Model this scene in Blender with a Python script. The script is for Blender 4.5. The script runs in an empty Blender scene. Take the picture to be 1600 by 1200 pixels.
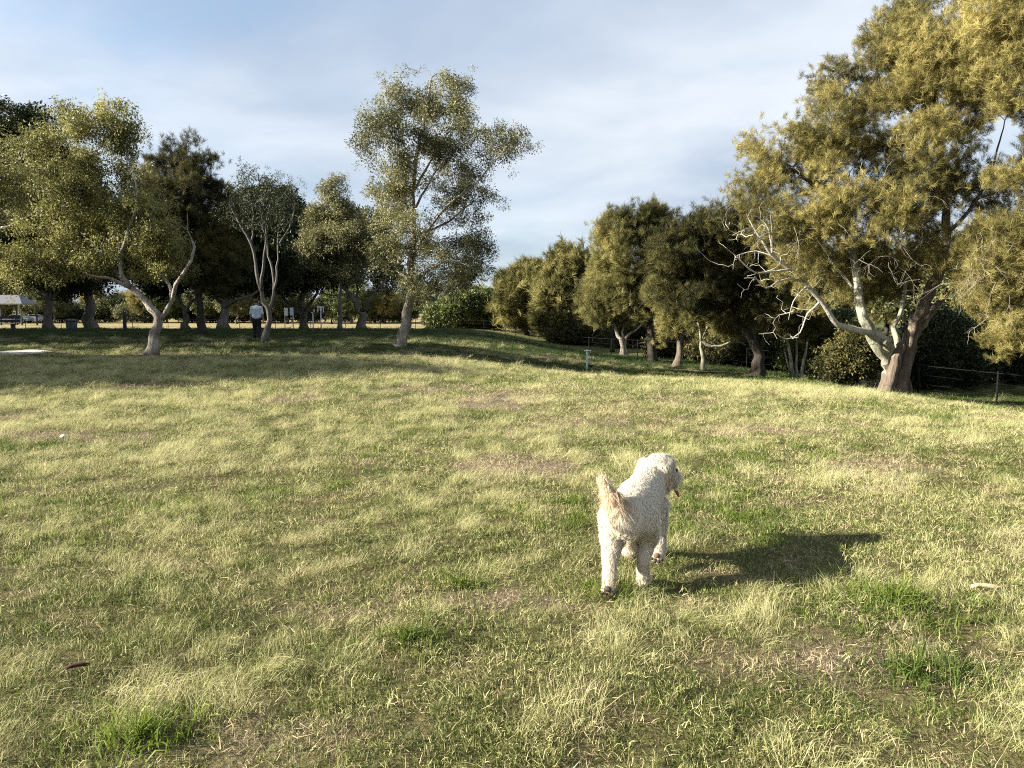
import bpy, bmesh, math, random
import numpy as np
from mathutils import Vector, Matrix, Euler, Quaternion

scene = bpy.context.scene
COL = scene.collection
R = math.radians

# ------------------------------------------------------------------ camera
CAM_H, FPX, PITCH = 1.5, 1202.0, R(5.37)
cam_d = bpy.data.cameras.new('camera')
cam = bpy.data.objects.new('camera', cam_d)
COL.objects.link(cam)
cam_d.sensor_width = 36.0
cam_d.lens = 36.0 * FPX / 1600.0
cam_d.clip_start, cam_d.clip_end = 0.05, 4000
cam.location = (0, 0, CAM_H)
cam.rotation_euler = (R(90) - PITCH, 0, 0)
scene.camera = cam

# ------------------------------------------------------------------ sky, sun, exposure
SUN_EL, SUN_AZ = R(21.5), R(262)          # azimuth clockwise from +Y: the sun stands to the left, a little behind
world = bpy.data.worlds.new('World')
scene.world = world
world.use_nodes = True
wn, wl = world.node_tree.nodes, world.node_tree.links
wn.clear()
w_out = wn.new('ShaderNodeOutputWorld')
w_bg = wn.new('ShaderNodeBackground')
w_bg.inputs['Strength'].default_value = 0.054
wl.new(w_bg.outputs[0], w_out.inputs['Surface'])
sky = wn.new('ShaderNodeTexSky')
sky.sky_type = 'NISHITA'
sky.sun_disc = False
sky.sun_elevation, sky.sun_rotation = SUN_EL, SUN_AZ
sky.air_density, sky.dust_density, sky.ozone_density = 1.0, 0.6, 1.5
w_tc = wn.new('ShaderNodeTexCoord')
w_sep = wn.new('ShaderNodeSeparateXYZ')
wl.new(w_tc.outputs['Generated'], w_sep.inputs[0])


def wmath(op, a, b=None):
    n = wn.new('ShaderNodeMath')
    n.operation = op
    for i, v in enumerate((a, b)):
        if v is None:
            continue
        if isinstance(v, (int, float)):
            n.inputs[i].default_value = v
        else:
            wl.new(v, n.inputs[i])
    return n.outputs[0]


zz = wmath('ADD', wmath('MAXIMUM', w_sep.outputs['Z'], 0.0), 0.22)
w_comb = wn.new('ShaderNodeCombineXYZ')          # the cloud sheet, a flat layer high overhead
wl.new(wmath('DIVIDE', w_sep.outputs['X'], zz), w_comb.inputs[0])
wl.new(wmath('DIVIDE', w_sep.outputs['Y'], zz), w_comb.inputs[1])
w_map = wn.new('ShaderNodeMapping')
w_map.inputs['Rotation'].default_value = (0, 0, R(24))
w_map.inputs['Scale'].default_value = (1.0, 1.15, 1)
w_map.inputs['Location'].default_value = (3.1, 1.7, 0)
wl.new(w_comb.outputs[0], w_map.inputs[0])


def wnoise(scale, det, rough, dist):
    n = wn.new('ShaderNodeTexNoise')
    n.inputs['Scale'].default_value = scale
    n.inputs['Detail'].default_value = det
    n.inputs['Roughness'].default_value = rough
    n.inputs['Distortion'].default_value = dist
    wl.new(w_map.outputs[0], n.inputs['Vector'])
    return n.outputs['Fac']


def wramp(fac, stops):
    n = wn.new('ShaderNodeValToRGB')
    n.color_ramp.interpolation = 'B_SPLINE'
    while len(n.color_ramp.elements) < len(stops):
        n.color_ramp.elements.new(0.5)
    for e, (p, c) in zip(n.color_ramp.elements, stops):
        e.position = p
        e.color = (*c, 1) if len(c) == 3 else c
    wl.new(fac, n.inputs[0])
    return n.outputs[0]


cover = wramp(wnoise(0.55, 6, 0.55, 0.4), [(0.26, (0, 0, 0)), (0.40, (0.9, 0.9, 0.9)), (0.70, (1, 1, 1))])
tone = wramp(wnoise(1.15, 6, 0.52, 0.35), [(0.34, (0.21, 0.256, 0.325)), (0.5, (0.30, 0.338, 0.390)), (0.67, (0.405, 0.43, 0.465))])
w_sc = wn.new('ShaderNodeVectorMath')
w_sc.operation = 'SCALE'
wl.new(tone, w_sc.inputs[0])
w_sc.inputs['Scale'].default_value = 10.0
tone = w_sc.outputs[0]
w_mix = wn.new('ShaderNodeMix')
w_mix.data_type = 'RGBA'
w_mix.clamp_factor = True
wl.new(cover, w_mix.inputs['Factor'])
wl.new(sky.outputs[0], w_mix.inputs['A'])
wl.new(tone, w_mix.inputs['B'])
wl.new(w_mix.outputs['Result'], w_bg.inputs['Color'])

sun_d = bpy.data.lights.new('sun', 'SUN')
sun_d.energy = 5.0
sun_d.angle = R(0.5)
sun_d.color = (1.0, 0.92, 0.77)
sun = bpy.data.objects.new('sun', sun_d)
COL.objects.link(sun)
SUN_TO = Vector((math.sin(SUN_AZ) * math.cos(SUN_EL), math.cos(SUN_AZ) * math.cos(SUN_EL), math.sin(SUN_EL)))
sun.rotation_euler = (-SUN_TO).to_track_quat('-Z', 'Y').to_euler()
sun.location = SUN_TO * 60

scene.view_settings.view_transform = 'Standard'
scene.view_settings.look = 'None'
scene.view_settings.exposure = 2.08
scene.view_settings.gamma = 1.0
scene.view_settings.use_curve_mapping = False
scene.render.engine = 'CYCLES'
cy = scene.cycles
cy.filter_width = 1.1
cy.max_bounces = 5
cy.diffuse_bounces = 3
cy.glossy_bounces = 2
cy.transmission_bounces = 3
cy.use_denoising = False
cy.caustics_reflective = cy.caustics_refractive = False


# ------------------------------------------------------------------ small helpers
def ray(px, py):
    x, v = (px - 800) / FPX, (600 - py) / FPX
    c, s = math.cos(PITCH), math.sin(PITCH)
    return np.array([x, c + v * s, -s + v * c])


def P(px, py, depth):
    d = ray(px, py)
    return np.array([0, 0, CAM_H]) + d * (depth / d[1])


def _hash(ix, iy, iz, seed):
    h = (ix.astype(np.int64) * 374761393 + iy.astype(np.int64) * 668265263 + iz.astype(np.int64) * 2147483647 + seed * 974634777) & 0xFFFFFFFF
    h = ((h ^ (h >> 13)) * 1274126177) & 0xFFFFFFFF
    h = ((h ^ (h >> 16)) * 2246822519) & 0xFFFFFFFF
    return ((h ^ (h >> 15)) & 0xFFFFFF) / float(0xFFFFFF)


def vnoise(x, y, z=None, seed=0):
    x = np.asarray(x, float); y = np.asarray(y, float)
    z = np.zeros_like(x) if z is None else np.asarray(z, float)
    fx, fy, fz = np.floor(x), np.floor(y), np.floor(z)
    tx, ty, tz = x - fx, y - fy, z - fz
    tx, ty, tz = (t * t * (3 - 2 * t) for t in (tx, ty, tz))
    r = 0
    for a in (0, 1):
        for b in (0, 1):
            for c in (0, 1):
                w = (tx if a else 1 - tx) * (ty if b else 1 - ty) * (tz if c else 1 - tz)
                r = r + w * _hash(fx + a, fy + b, fz + c, seed)
    return r


def fbm(x, y, seed=0, octv=4):
    r, a, t = 0, 0.5, 0
    for k in range(octv):
        r = r + a * vnoise(x * 2 ** k, y * 2 ** k, seed=seed + k)
        t += a
        a *= 0.55
    return r / t


def ss(a, b, t):
    t = np.clip((np.asarray(t, float) - a) / (b - a), 0, 1)
    return t * t * (3 - 2 * t)


def H(x, y):
    """Height of the ground: a low rise under the trees on the left, a bank falling into a gully on the right."""
    x = np.asarray(x, float); y = np.asarray(y, float)
    hill = (0.40 * ss(14, 42, y) - 0.78 * ss(47, 78, y)) * (1 - ss(-3, 9, x))
    s = x - (6.5 - 0.17 * np.minimum(y, 60))
    fall = -1.6 * ss(0, 15, s) * ss(1, 8, y) * (1 - 0.65 * ss(58, 96, y))
    fall = fall - 0.6 * ss(13.5, 26, y) * ss(-4, 3.2, x) * (1 - ss(4, 11, x)) * (1 - 0.5 * ss(66, 100, y))
    rise = 0.9 * ss(20, 40, s) * ss(1, 8, y)
    swell = 0.10 * ss(11, 17.5, y) * (1 - ss(18, 24, y)) * (1 - ss(-4, 2, x))
    bump = 0.05 * (fbm(x * 0.45, y * 0.45, 5, 3) - 0.5) + 0.06 * (fbm(x * 2.0, y * 2.0, 9, 3) - 0.5)
    return hill + fall + rise + swell + bump * (1 - ss(60, 120, y))


def h1(x, y):
    return float(H(np.array([x]), np.array([y]))[0])


def at(px, py, tmax=400):
    """The point of the ground under a pixel of the photograph."""
    d = ray(px, py)
    o = np.array([0, 0, CAM_H])
    t, step = 1.0, 0.05
    while t < tmax:
        p = o + d * t
        if p[2] < h1(p[0], p[1]):
            lo, hi = t - step, t
            for _ in range(24):
                m = (lo + hi) / 2
                q = o + d * m
                if q[2] < h1(q[0], q[1]):
                    hi = m
                else:
                    lo = m
            q = o + d * hi
            return np.array([q[0], q[1], h1(q[0], q[1])])
        step = 0.05 + t * 0.004
        t += step
    return o + d * tmax


def mk(name, V, F, mat=None, smooth=False, parent=None, attrs=None, loc=None):
    me = bpy.data.meshes.new(name)
    V = np.asarray(V, dtype=np.float32)
    if isinstance(F, np.ndarray):
        F = F.tolist()
    me.from_pydata(V.tolist(), [], F)
    if smooth:
        me.polygons.foreach_set('use_smooth', np.ones(len(me.polygons), dtype=bool))
    if mat is not None:
        for m in (mat if isinstance(mat, (list, tuple)) else [mat]):
            me.materials.append(m)
    for k, (typ, a) in (attrs or {}).items():
        at_ = me.attributes.new(k, typ, 'POINT')
        key = 'vector' if typ == 'FLOAT_VECTOR' else 'value'
        at_.data.foreach_set(key, np.asarray(a).ravel())
    me.update()
    o = bpy.data.objects.new(name, me)
    COL.objects.link(o)
    if parent is not None:
        o.parent = parent
    if loc is not None:
        o.location = tuple(float(c) for c in loc)
    return o


def tag(o, label=None, cat=None, group=None, kind=None):
    for k, v in (('label', label), ('category', cat), ('group', group), ('kind', kind)):
        if v:
            o[k] = v
    return o


def thing(name, label, cat, loc, rz=0.0, group=None):
    o = bpy.data.objects.new(name, None)
    COL.objects.link(o)
    o.empty_display_size = 0.3
    o.location = tuple(float(c) for c in loc)
    o.rotation_euler = (0, 0, rz)
    return tag(o, label, cat, group)


def copy_tree(root, loc, rz, label=None, group=None, scale=1.0):
    r = root.copy()
    COL.objects.link(r)
    r.location, r.rotation_euler, r.scale = tuple(float(c) for c in loc), (0, 0, rz), (scale,) * 3
    if label:
        r['label'] = label
    if group:
        r['group'] = group
    for ch in list(root.children):
        c = ch.copy()
        COL.objects.link(c)
        c.parent = r
        for g in list(ch.children):
            d = g.copy()
            COL.objects.link(d)
            d.parent = c
    return r


class MB:
    """Collects vertices and faces of one mesh."""
    def __init__(s):
        s.v, s.f = [], []

    def add(s, V, F):
        b = len(s.v)
        s.v += [tuple(map(float, p)) for p in V]
        s.f += [tuple(int(i) + b for i in f) for f in F]
        return s

    def box(s, c, sz, rz=0.0, bev=0.0, rx=0.0):
        bm = bmesh.new()
        bmesh.ops.create_cube(bm, size=1)
        bmesh.ops.scale(bm, vec=sz, verts=bm.verts)
        if bev:
            bmesh.ops.bevel(bm, geom=list(bm.edges), offset=bev, segments=2, affect='EDGES', profile=0.5)
        M = Matrix.Translation(c) @ Matrix.Rotation(rz, 4, 'Z') @ Matrix.Rotation(rx, 4, 'X')
        bm.transform(M)
        bm.verts.index_update()
        s.add([v.co for v in bm.verts], [[v.index for v in f.verts] for f in bm.faces])
        bm.free()
        return s

    def tube(s, pts, rad, n=8, cap=True):
        V, F = tube(np.asarray(pts, float), np.broadcast_to(np.asarray(rad, float), (len(pts),)), n, cap)
        return s.add(V, F)

    def build(s, name, mat, parent=None, smooth=False, loc=None):
        return mk(name, np.array(s.v), s.f, mat, smooth, parent, None, loc)


def tube(p, r, n, cap=True, ridge=0.0, seed=0, rf=2.2):
    m = len(p)
    t = np.gradient(p, axis=0)
    t /= np.linalg.norm(t, axis=1)[:, None] + 1e-9
    ref = np.array([1.0, 0, 0]) if abs(t[0][0]) < 0.8 else np.array([0, 1.0, 0])
    U = np.zeros((m, 3))
    u = ref - t[0] * ref.dot(t[0])
    u /= np.linalg.norm(u)
    for i in range(m):
        u = u - t[i] * u.dot(t[i])
        u /= np.linalg.norm(u) + 1e-9
        U[i] = u
    W = np.cross(t, U)
    a = np.linspace(0, 2 * math.pi, n, endpoint=False)
    ca, sa = np.cos(a), np.sin(a)
    rr = np.repeat(r[:, None], n, 1)
    if ridge:
        sl = np.concatenate([[0], np.cumsum(np.linalg.norm(np.diff(p, axis=0), axis=1))])
        g1 = vnoise(np.broadcast_to(ca * rf, (m, n)) + sl[:, None] * 0.25, np.broadcast_to(sa * rf, (m, n)) + 7, np.repeat(sl[:, None] * 0.8, n, 1), seed)
        g2 = vnoise(np.broadcast_to(ca * rf * 2.7, (m, n)), np.broadcast_to(sa * rf * 2.7, (m, n)) + 3, np.repeat(sl[:, None] * 1.7, n, 1), seed + 5)
        rr = rr * (1 + ridge * (2 * g1 - 1) + ridge * 0.5 * (2 * g2 - 1))
    V = p[:, None, :] + rr[:, :, None] * (U[:, None, :] * ca[None, :, None] + W[:, None, :] * sa[None, :, None])
    V = V.reshape(-1, 3)
    i = np.arange(m - 1)[:, None] * n
    j = np.arange(n)[None, :]
    k = (j + 1) % n
    F = np.stack([i + j, i + k, i + n + k, i + n + j], -1).reshape(-1, 4).tolist()
    if cap:
        F.append(list(range(n))[::-1])
        F.append(list(range((m - 1) * n, m * n)))
    return V, F


# ------------------------------------------------------------------ materials
def mat_new(name):
    m = bpy.data.materials.new(name)
    m.use_nodes = True
    nt = m.node_tree
    nt.nodes.clear()
    return m, nt.nodes, nt.links


class NB:
    """Tiny node-building helper."""
    def __init__(s, name):
        s.m, s.n, s.l = mat_new(name)
        s.out = s.n.new('ShaderNodeOutputMaterial')

    def node(s, typ, **kw):
        n = s.n.new(typ)
        for k, v in kw.items():
            setattr(n, k, v)
        return n

    def set(s, sock, v):
        if hasattr(v, 'is_output'):
            s.l.new(v, sock)
        elif isinstance(v, (tuple, list)) and len(v) == 3 and sock.type == 'RGBA':
            sock.default_value = (*v, 1)
        else:
            sock.default_value = v

    def coord(s, kind='Object', scale=(1, 1, 1)):
        t = s.node('ShaderNodeTexCoord')
        mp = s.node('ShaderNodeMapping')
        mp.inputs['Scale'].default_value = scale
        s.l.new(t.outputs[kind], mp.inputs[0])
        return mp.outputs[0]

    def wpos(s, scale=(1, 1, 1)):
        g = s.node('ShaderNodeNewGeometry')
        mp = s.node('ShaderNodeMapping')
        mp.inputs['Scale'].default_value = scale
        s.l.new(g.outputs['Position'], mp.inputs[0])
        return mp.outputs[0]

    def noise(s, vec, scale, detail=4, rough=0.55, dist=0.0):
        n = s.node('ShaderNodeTexNoise')
        s.l.new(vec, n.inputs['Vector'])
        n.inputs['Scale'].default_value = scale
        n.inputs['Detail'].default_value = detail
        n.inputs['Roughness'].default_value = rough
        n.inputs['Distortion'].default_value = dist
        return n.outputs['Fac']

    def ramp(s, fac, stops):
        n = s.node('ShaderNodeValToRGB')
        while len(n.color_ramp.elements) < len(stops):
            n.color_ramp.elements.new(0.5)
        for e, (p, c) in zip(n.color_ramp.elements, stops):
            e.position = p
            e.color = (*c, 1) if isinstance(c, (tuple, list)) else (c, c, c, 1)
        s.set(n.inputs[0], fac)
        return n.outputs[0]

    def mix(s, f, a, b, mode='MIX'):
        n = s.node('ShaderNodeMix', data_type='RGBA', blend_type=mode)
        n.clamp_factor = True
        s.set(n.inputs['Factor'], f)
        s.set(n.inputs['A'], a)
        s.set(n.inputs['B'], b)
        return n.outputs['Result']

    def math(s, op, a, b=0.0, clamp=False):
        n = s.node('ShaderNodeMath', operation=op)
        n.use_clamp = clamp
        s.set(n.inputs[0], a)
        s.set(n.inputs[1], b)
        return n.outputs[0]

    def attr(s, name, typ='GEOMETRY'):
        n = s.node('ShaderNodeAttribute', attribute_name=name, attribute_type=typ)
        return n.outputs['Fac']

    def rand(s):
        return s.node('ShaderNodeObjectInfo').outputs['Random']

    def bump(s, hgt, strength, dist=0.02):
        n = s.node('ShaderNodeBump')
        n.inputs['Strength'].default_value = strength
        n.inputs['Distance'].default_value = dist
        s.l.new(hgt, n.inputs['Height'])
        return n.outputs[0]

    def finish(s, color, rough=0.8, spec=0.3, normal=None, transl=None, tcol=None, metal=0.0):
        b = s.node('ShaderNodeBsdfPrincipled')
        s.set(b.inputs['Base Color'], color)
        s.set(b.inputs['Roughness'], rough)
        b.inputs['Specular IOR Level'].default_value = spec
        b.inputs['Metallic'].default_value = metal
        if normal is not None:
            s.l.new(normal, b.inputs['Normal'])
        res = b.outputs[0]
        if transl:
            t = s.node('ShaderNodeBsdfTranslucent')
            s.set(t.inputs['Color'], tcol if tcol is not None else color)
            mx = s.node('ShaderNodeMixShader')
            mx.inputs[0].default_value = transl
            s.l.new(res, mx.inputs[1])
            s.l.new(t.outputs[0], mx.inputs[2])
            res = mx.outputs[0]
        s.l.new(res, s.out.inputs['Surface'])
        return s.m


def plain(name, col, rough=0.6, spec=0.3, var=0.25, scale=6.0, metal=0.0):
    b = NB(name)
    c = b.coord('Object')
    f = b.noise(c, scale, 5, 0.6)
    lo, hi = tuple(v * (1 - var) for v in col), tuple(min(v * (1 + var), 0.95) for v in col)
    return b.finish(b.ramp(f, [(0.3, lo), (0.7, hi)]), rough, spec, b.bump(f, 0.15, 0.01), metal=metal)


def leaf_mat(name, a, b_, c_, transl=0.28, clump=0.45, rough=0.5, spec=0.35):
    b = NB(name)
    n = b.noise(b.wpos(), clump, 3, 0.6)
    r = b.rand()
    t = b.attr('tone')
    f = b.math('ADD', b.math('MULTIPLY', b.math('SUBTRACT', n, 0.5), 2.0), b.math('ADD', b.math('MULTIPLY', r, 0.45), b.math('MULTIPLY', t, 0.55)))
    col = b.ramp(f, [(0.1, a), (0.5, b_), (0.92, c_)])
    return b.finish(col, rough, spec, None, transl, col)


def bark_mat(name, dark, mid, light, vs=(1, 1, 0.25), scale=6.0, lo=0.35, hi=0.6, bump=0.7, rough=0.85):
    b = NB(name)
    c = b.coord('Object', vs)
    n1 = b.noise(c, scale, 8, 0.65, 0.6)
    n2 = b.noise(b.coord('Object'), 1.3, 4, 0.6, 0.3)
    n3 = b.noise(b.coord('Object', (1, 1, 0.12)), scale * 4, 6, 0.7)
    f = b.math('ADD', b.math('MULTIPLY', n1, 0.55), b.math('MULTIPLY', n2, 0.45))
    col = b.ramp(f, [(lo, dark), ((lo + hi) / 2, mid), (hi, light)])
    col = b.mix(0.35, col, b.ramp(n3, [(0.3, tuple(v * 0.45 for v in mid)), (0.7, light)]))
    hgt = b.math('ADD', n1, b.math('MULTIPLY', n3, 0.5))
    return b.finish(col, rough, 0.2, b.bump(hgt, bump, 0.05))


M = {}
M['paper_leaf'] = leaf_mat('olive_leaf', (0.03, 0.035, 0.011), (0.118, 0.118, 0.042), (0.33, 0.315, 0.15), 0.3)
M['yellow_leaf'] = leaf_mat('yellowish_leaf', (0.036, 0.042, 0.011), (0.15, 0.15, 0.038), (0.36, 0.335, 0.12), 0.38)
M['fig_leaf'] = leaf_mat('dark_glossy_leaf', (0.013, 0.019, 0.007), (0.028, 0.038, 0.013), (0.06, 0.072, 0.025), 0.15, rough=0.5, spec=0.2)
M['oak_leaf'] = leaf_mat('golden_olive_needle', (0.05, 0.048, 0.015), (0.205, 0.182, 0.058), (0.43, 0.37, 0.14), 0.35, 0.35, 0.6, 0.2)
M['oak_dark'] = leaf_mat('dark_olive_needle', (0.012, 0.015, 0.005), (0.042, 0.044, 0.014), (0.15, 0.13, 0.04), 0.25, 0.4, 0.6, 0.2)
M['mid_oak'] = leaf_mat('olive_needle', (0.036, 0.039, 0.012), (0.14, 0.132, 0.042), (0.34, 0.305, 0.115), 0.32, 0.4, 0.6, 0.2)
M['green_leaf'] = leaf_mat('green_shrub_leaf', (0.03, 0.045, 0.010), (0.075, 0.095, 0.024), (0.16, 0.18, 0.05), 0.25)
M['far_leaf'] = leaf_mat('distant_leaf', (0.04, 0.05, 0.018), (0.085, 0.095, 0.032), (0.16, 0.16, 0.06), 0.25, 0.15)
M['paper_bark'] = bark_mat('pale_papery_bark', (0.05, 0.04, 0.031), (0.19, 0.165, 0.135), (0.42, 0.38, 0.325), (1, 1, 0.3), 5, 0.42, 0.60, 1.0)
M['fig_bark'] = bark_mat('grey_smooth_bark', (0.05, 0.045, 0.04), (0.11, 0.10, 0.085), (0.22, 0.20, 0.17), (1, 1, 0.5), 5)
M['oak_bark'] = bark_mat('grey_furrowed_bark', (0.03, 0.021, 0.015), (0.115, 0.088, 0.068), (0.26, 0.22, 0.175), (1.4, 1.4, 0.14), 9, 0.38, 0.62, 1.0)
M['dark_bark'] = bark_mat('dark_furrowed_bark', (0.009, 0.0075, 0.006), (0.025, 0.021, 0.017), (0.06, 0.052, 0.043), (1.4, 1.4, 0.2), 8)
M['lichen_bark'] = bark_mat('pale_lichened_bark', (0.055, 0.046, 0.03), (0.17, 0.16, 0.115), (0.34, 0.33, 0.25), (1, 1, 0.5), 6, 0.34, 0.56)
M['dead_wood'] = bark_mat('bleached_dead_wood', (0.18, 0.16, 0.13), (0.34, 0.315, 0.27), (0.52, 0.49, 0.43), (1, 1, 0.3), 9)
M['dry_twig'] = bark_mat('dry_twig_bark', (0.11, 0.095, 0.075), (0.21, 0.19, 0.155), (0.34, 0.31, 0.26), (1, 1, 0.3), 9)
M['grey_twig'] = bark_mat('grey_twig_bark', (0.035, 0.032, 0.028), (0.085, 0.08, 0.072), (0.16, 0.15, 0.138), (1, 1, 0.3), 7)


# ------------------------------------------------------------------ instancing of leaf sprigs and grass tufts inside ONE object
_GN = {}


def gn_group(nvar):
    if nvar in _GN:
        return _GN[nvar]
    g = bpy.data.node_groups.new('scatter_sprigs', 'GeometryNodeTree')
    g.interface.new_socket('Geometry', in_out='INPUT', socket_type='NodeSocketGeometry')
    g.interface.new_socket('Geometry', in_out='OUTPUT', socket_type='NodeSocketGeometry')
    n, l = g.nodes, g.links
    gi, go = n.new('NodeGroupInput'), n.new('NodeGroupOutput')

    def attr(name, typ):
        a = n.new('GeometryNodeInputNamedAttribute')
        a.data_type = typ
        a.inputs['Name'].default_value = name
        return [o for o in a.outputs if o.enabled and o.name == 'Attribute'][0]
    s0 = n.new('GeometryNodeSeparateGeometry')
    s0.domain = 'POINT'
    l.new(gi.outputs[0], s0.inputs['Geometry'])
    l.new(attr('cloud', 'BOOLEAN'), s0.inputs['Selection'])
    join = n.new('GeometryNodeJoinGeometry')
    for k in range(nvar):
        cmp_ = n.new('FunctionNodeCompare')
        cmp_.data_type = 'INT'
        cmp_.operation = 'EQUAL'
        ins = [i for i in cmp_.inputs if i.enabled]
        l.new(attr('var', 'INT'), ins[0])
        ins[1].default_value = k
        sk = n.new('GeometryNodeSeparateGeometry')
        sk.domain = 'POINT'
        l.new(s0.outputs['Inverted'], sk.inputs['Geometry'])
        l.new(cmp_.outputs[0], sk.inputs['Selection'])
        gti = n.new('GeometryNodeGeometryToInstance')
        l.new(sk.outputs['Selection'], gti.inputs[0])
        l.new(gti.outputs[0], join.inputs[0])
    iop = n.new('GeometryNodeInstanceOnPoints')
    l.new(s0.outputs['Selection'], iop.inputs['Points'])
    l.new(join.outputs[0], iop.inputs['Instance'])
    iop.inputs['Pick Instance'].default_value = True
    l.new(attr('pick', 'INT'), iop.inputs['Instance Index'])
    e2r = n.new('FunctionNodeEulerToRotation')
    l.new(attr('rot', 'FLOAT_VECTOR'), e2r.inputs[0])
    l.new(e2r.outputs[0], iop.inputs['Rotation'])
    l.new(attr('scl', 'FLOAT_VECTOR'), iop.inputs['Scale'])
    l.new(iop.outputs[0], go.inputs[0])
    _GN[nvar] = g
    return g


def scatter(name, pts, rot, scl, sprigs, mat, rng, parent=None, loc=None):
    """sprigs: list of (V, F, tone). One object whose mesh holds the sprig shapes and the points they stand on."""
    n = len(pts)
    V, F, cloud, var, tone = [np.asarray(pts, float)], [], [True] * n, [0] * n, [0.0] * n
    b = n
    for k, (v, f, t) in enumerate(sprigs):
        V.append(v)
        F += (np.asarray(f) + b).tolist()
        b += len(v)
        cloud += [False] * len(v)
        var += [k] * len(v)
        tone += list(t)
    V = np.concatenate(V)
    N = len(V)
    r3, s3 = np.zeros((N, 3)), np.ones((N, 3))
    r3[:n], s3[:n] = rot, scl
    pick = np.zeros(N, int)
    pick[:n] = rng.integers(0, len(sprigs), n)
    o = mk(name, V, F, mat, False, parent, {
        'cloud': ('BOOLEAN', np.array(cloud)), 'var': ('INT', np.array(var, dtype=np.int32)), 'tone': ('FLOAT', np.array(tone, dtype=np.float32)),
        'rot': ('FLOAT_VECTOR', r3.astype(np.float32)), 'scl': ('FLOAT_VECTOR', s3.astype(np.float32)), 'pick': ('INT', pick.astype(np.int32))}, loc)
    md = o.modifiers.new('scatter', 'NODES')
    md.node_group = gn_group(len(sprigs))
    return o


def leaf_sprig(rng, n, L, Wd, spread, droop):
    """A twig end with n folded pointed leaves."""
    V, F, T = [], [], []
    for _ in range(n):
        d = rng.normal(size=3)
        d /= np.linalg.norm(d)
        base = d * spread * rng.random() ** 0.6
        g = rng.normal(size=3) + np.array([0, 0, -droop]) + d * 0.8
        g /= np.linalg.norm(g)
        s = np.cross(g, rng.normal(size=3))
        s /= np.linalg.norm(s)
        l, w = L * rng.uniform(0.7, 1.25), Wd * rng.uniform(0.75, 1.25)
        nn = np.cross(g, s)
        b = len(V)
        V += [base, base + g * l * 0.5 + s * w * 0.5 + nn * w * 0.12, base + g * l, base + g * l * 0.5 - s * w * 0.5 + nn * w * 0.12]
        F += [(b, b + 1, b + 2), (b, b + 2, b + 3)]
        T += [rng.random()] * 4
    return np.array(V), F, T


def needle_sprig(rng, n, L, w, out):
    """A feathery she-oak spray: fine branchlets fanning out along a short twig that points up and outwards."""
    V, F, T = [], [], []
    for _ in range(n):
        a = rng.uniform(0, 2 * math.pi)
        base = np.array([0, 0, L * rng.uniform(-0.4, 0.7)]) + rng.normal(size=3) * 0.02
        k = out * rng.uniform(0.25, 1.0)
        d0 = np.array([math.cos(a) * k, math.sin(a) * k, 1.0])
        d0 /= np.linalg.norm(d0)
        l = L * rng.uniform(0.6, 1.3)
        d1 = d0 + np.array([math.cos(a) * 0.35, math.sin(a) * 0.35, -rng.uniform(0.0, 0.45)])
        d1 /= np.linalg.norm(d1)
        m = base + d0 * l * 0.55
        e = m + d1 * l * 0.5
        s = np.cross(d0, rng.normal(size=3))
        s /= np.linalg.norm(s)
        s = s * w * 0.5
        b = len(V)
        V += [base - s, base + s, m + s, m - s, e]
        F += [(b, b + 1, b + 2), (b, b + 2, b + 3), (b + 3, b + 2, b + 4)]
        T += [rng.random()] * 5
    return np.array(V), F, T


rs = np.random.default_rng(11)
SPRIG = {
    'leaf': [leaf_sprig(rs, 30, 0.088, 0.029, 0.19, 0.7) for _ in range(3)],
    'fig': [leaf_sprig(rs, 24, 0.13, 0.060, 0.19, 0.3) for _ in range(3)],
    'needle': [needle_sprig(rs, 48, 0.17, 0.0060, 1.1) for _ in range(3)],
    'shrub': [leaf_sprig(rs, 26, 0.11, 0.050, 0.18, 0.2) for _ in range(3)],
    'far': [leaf_sprig(rs, 22, 0.34, 0.16, 0.5, 0.4) for _ in range(3)],
    'farneedle': [needle_sprig(rs, 40, 0.50, 0.022, 1.1) for _ in range(3)],
}


# ------------------------------------------------------------------ trees
def catmull(pts, step):
    pts = np.asarray(pts, float)
    if len(pts) == 2:
        pts = np.array([pts[0], (pts[0] + pts[1]) / 2, pts[1]])
    q = np.vstack([2 * pts[0] - pts[1], pts, 2 * pts[-1] - pts[-2]])
    out, par = [], []
    for i in range(1, len(q) - 2):
        n = max(2, int(np.linalg.norm(q[i + 1] - q[i]) / step))
        for k in range(n):
            t = k / n
            out.append(0.5 * ((2 * q[i]) + (-q[i - 1] + q[i + 1]) * t + (2 * q[i - 1] - 5 * q[i] + 4 * q[i + 1] - q[i + 2]) * t * t
                              + (-q[i - 1] + 3 * q[i] - 3 * q[i + 1] + q[i + 2]) * t ** 3))
            par.append((i - 1 + t) / (len(pts) - 1))
    out.append(pts[-1]); par.append(1.0)
    return np.array(out), np.array(par)


LIMB_OF = []


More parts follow.
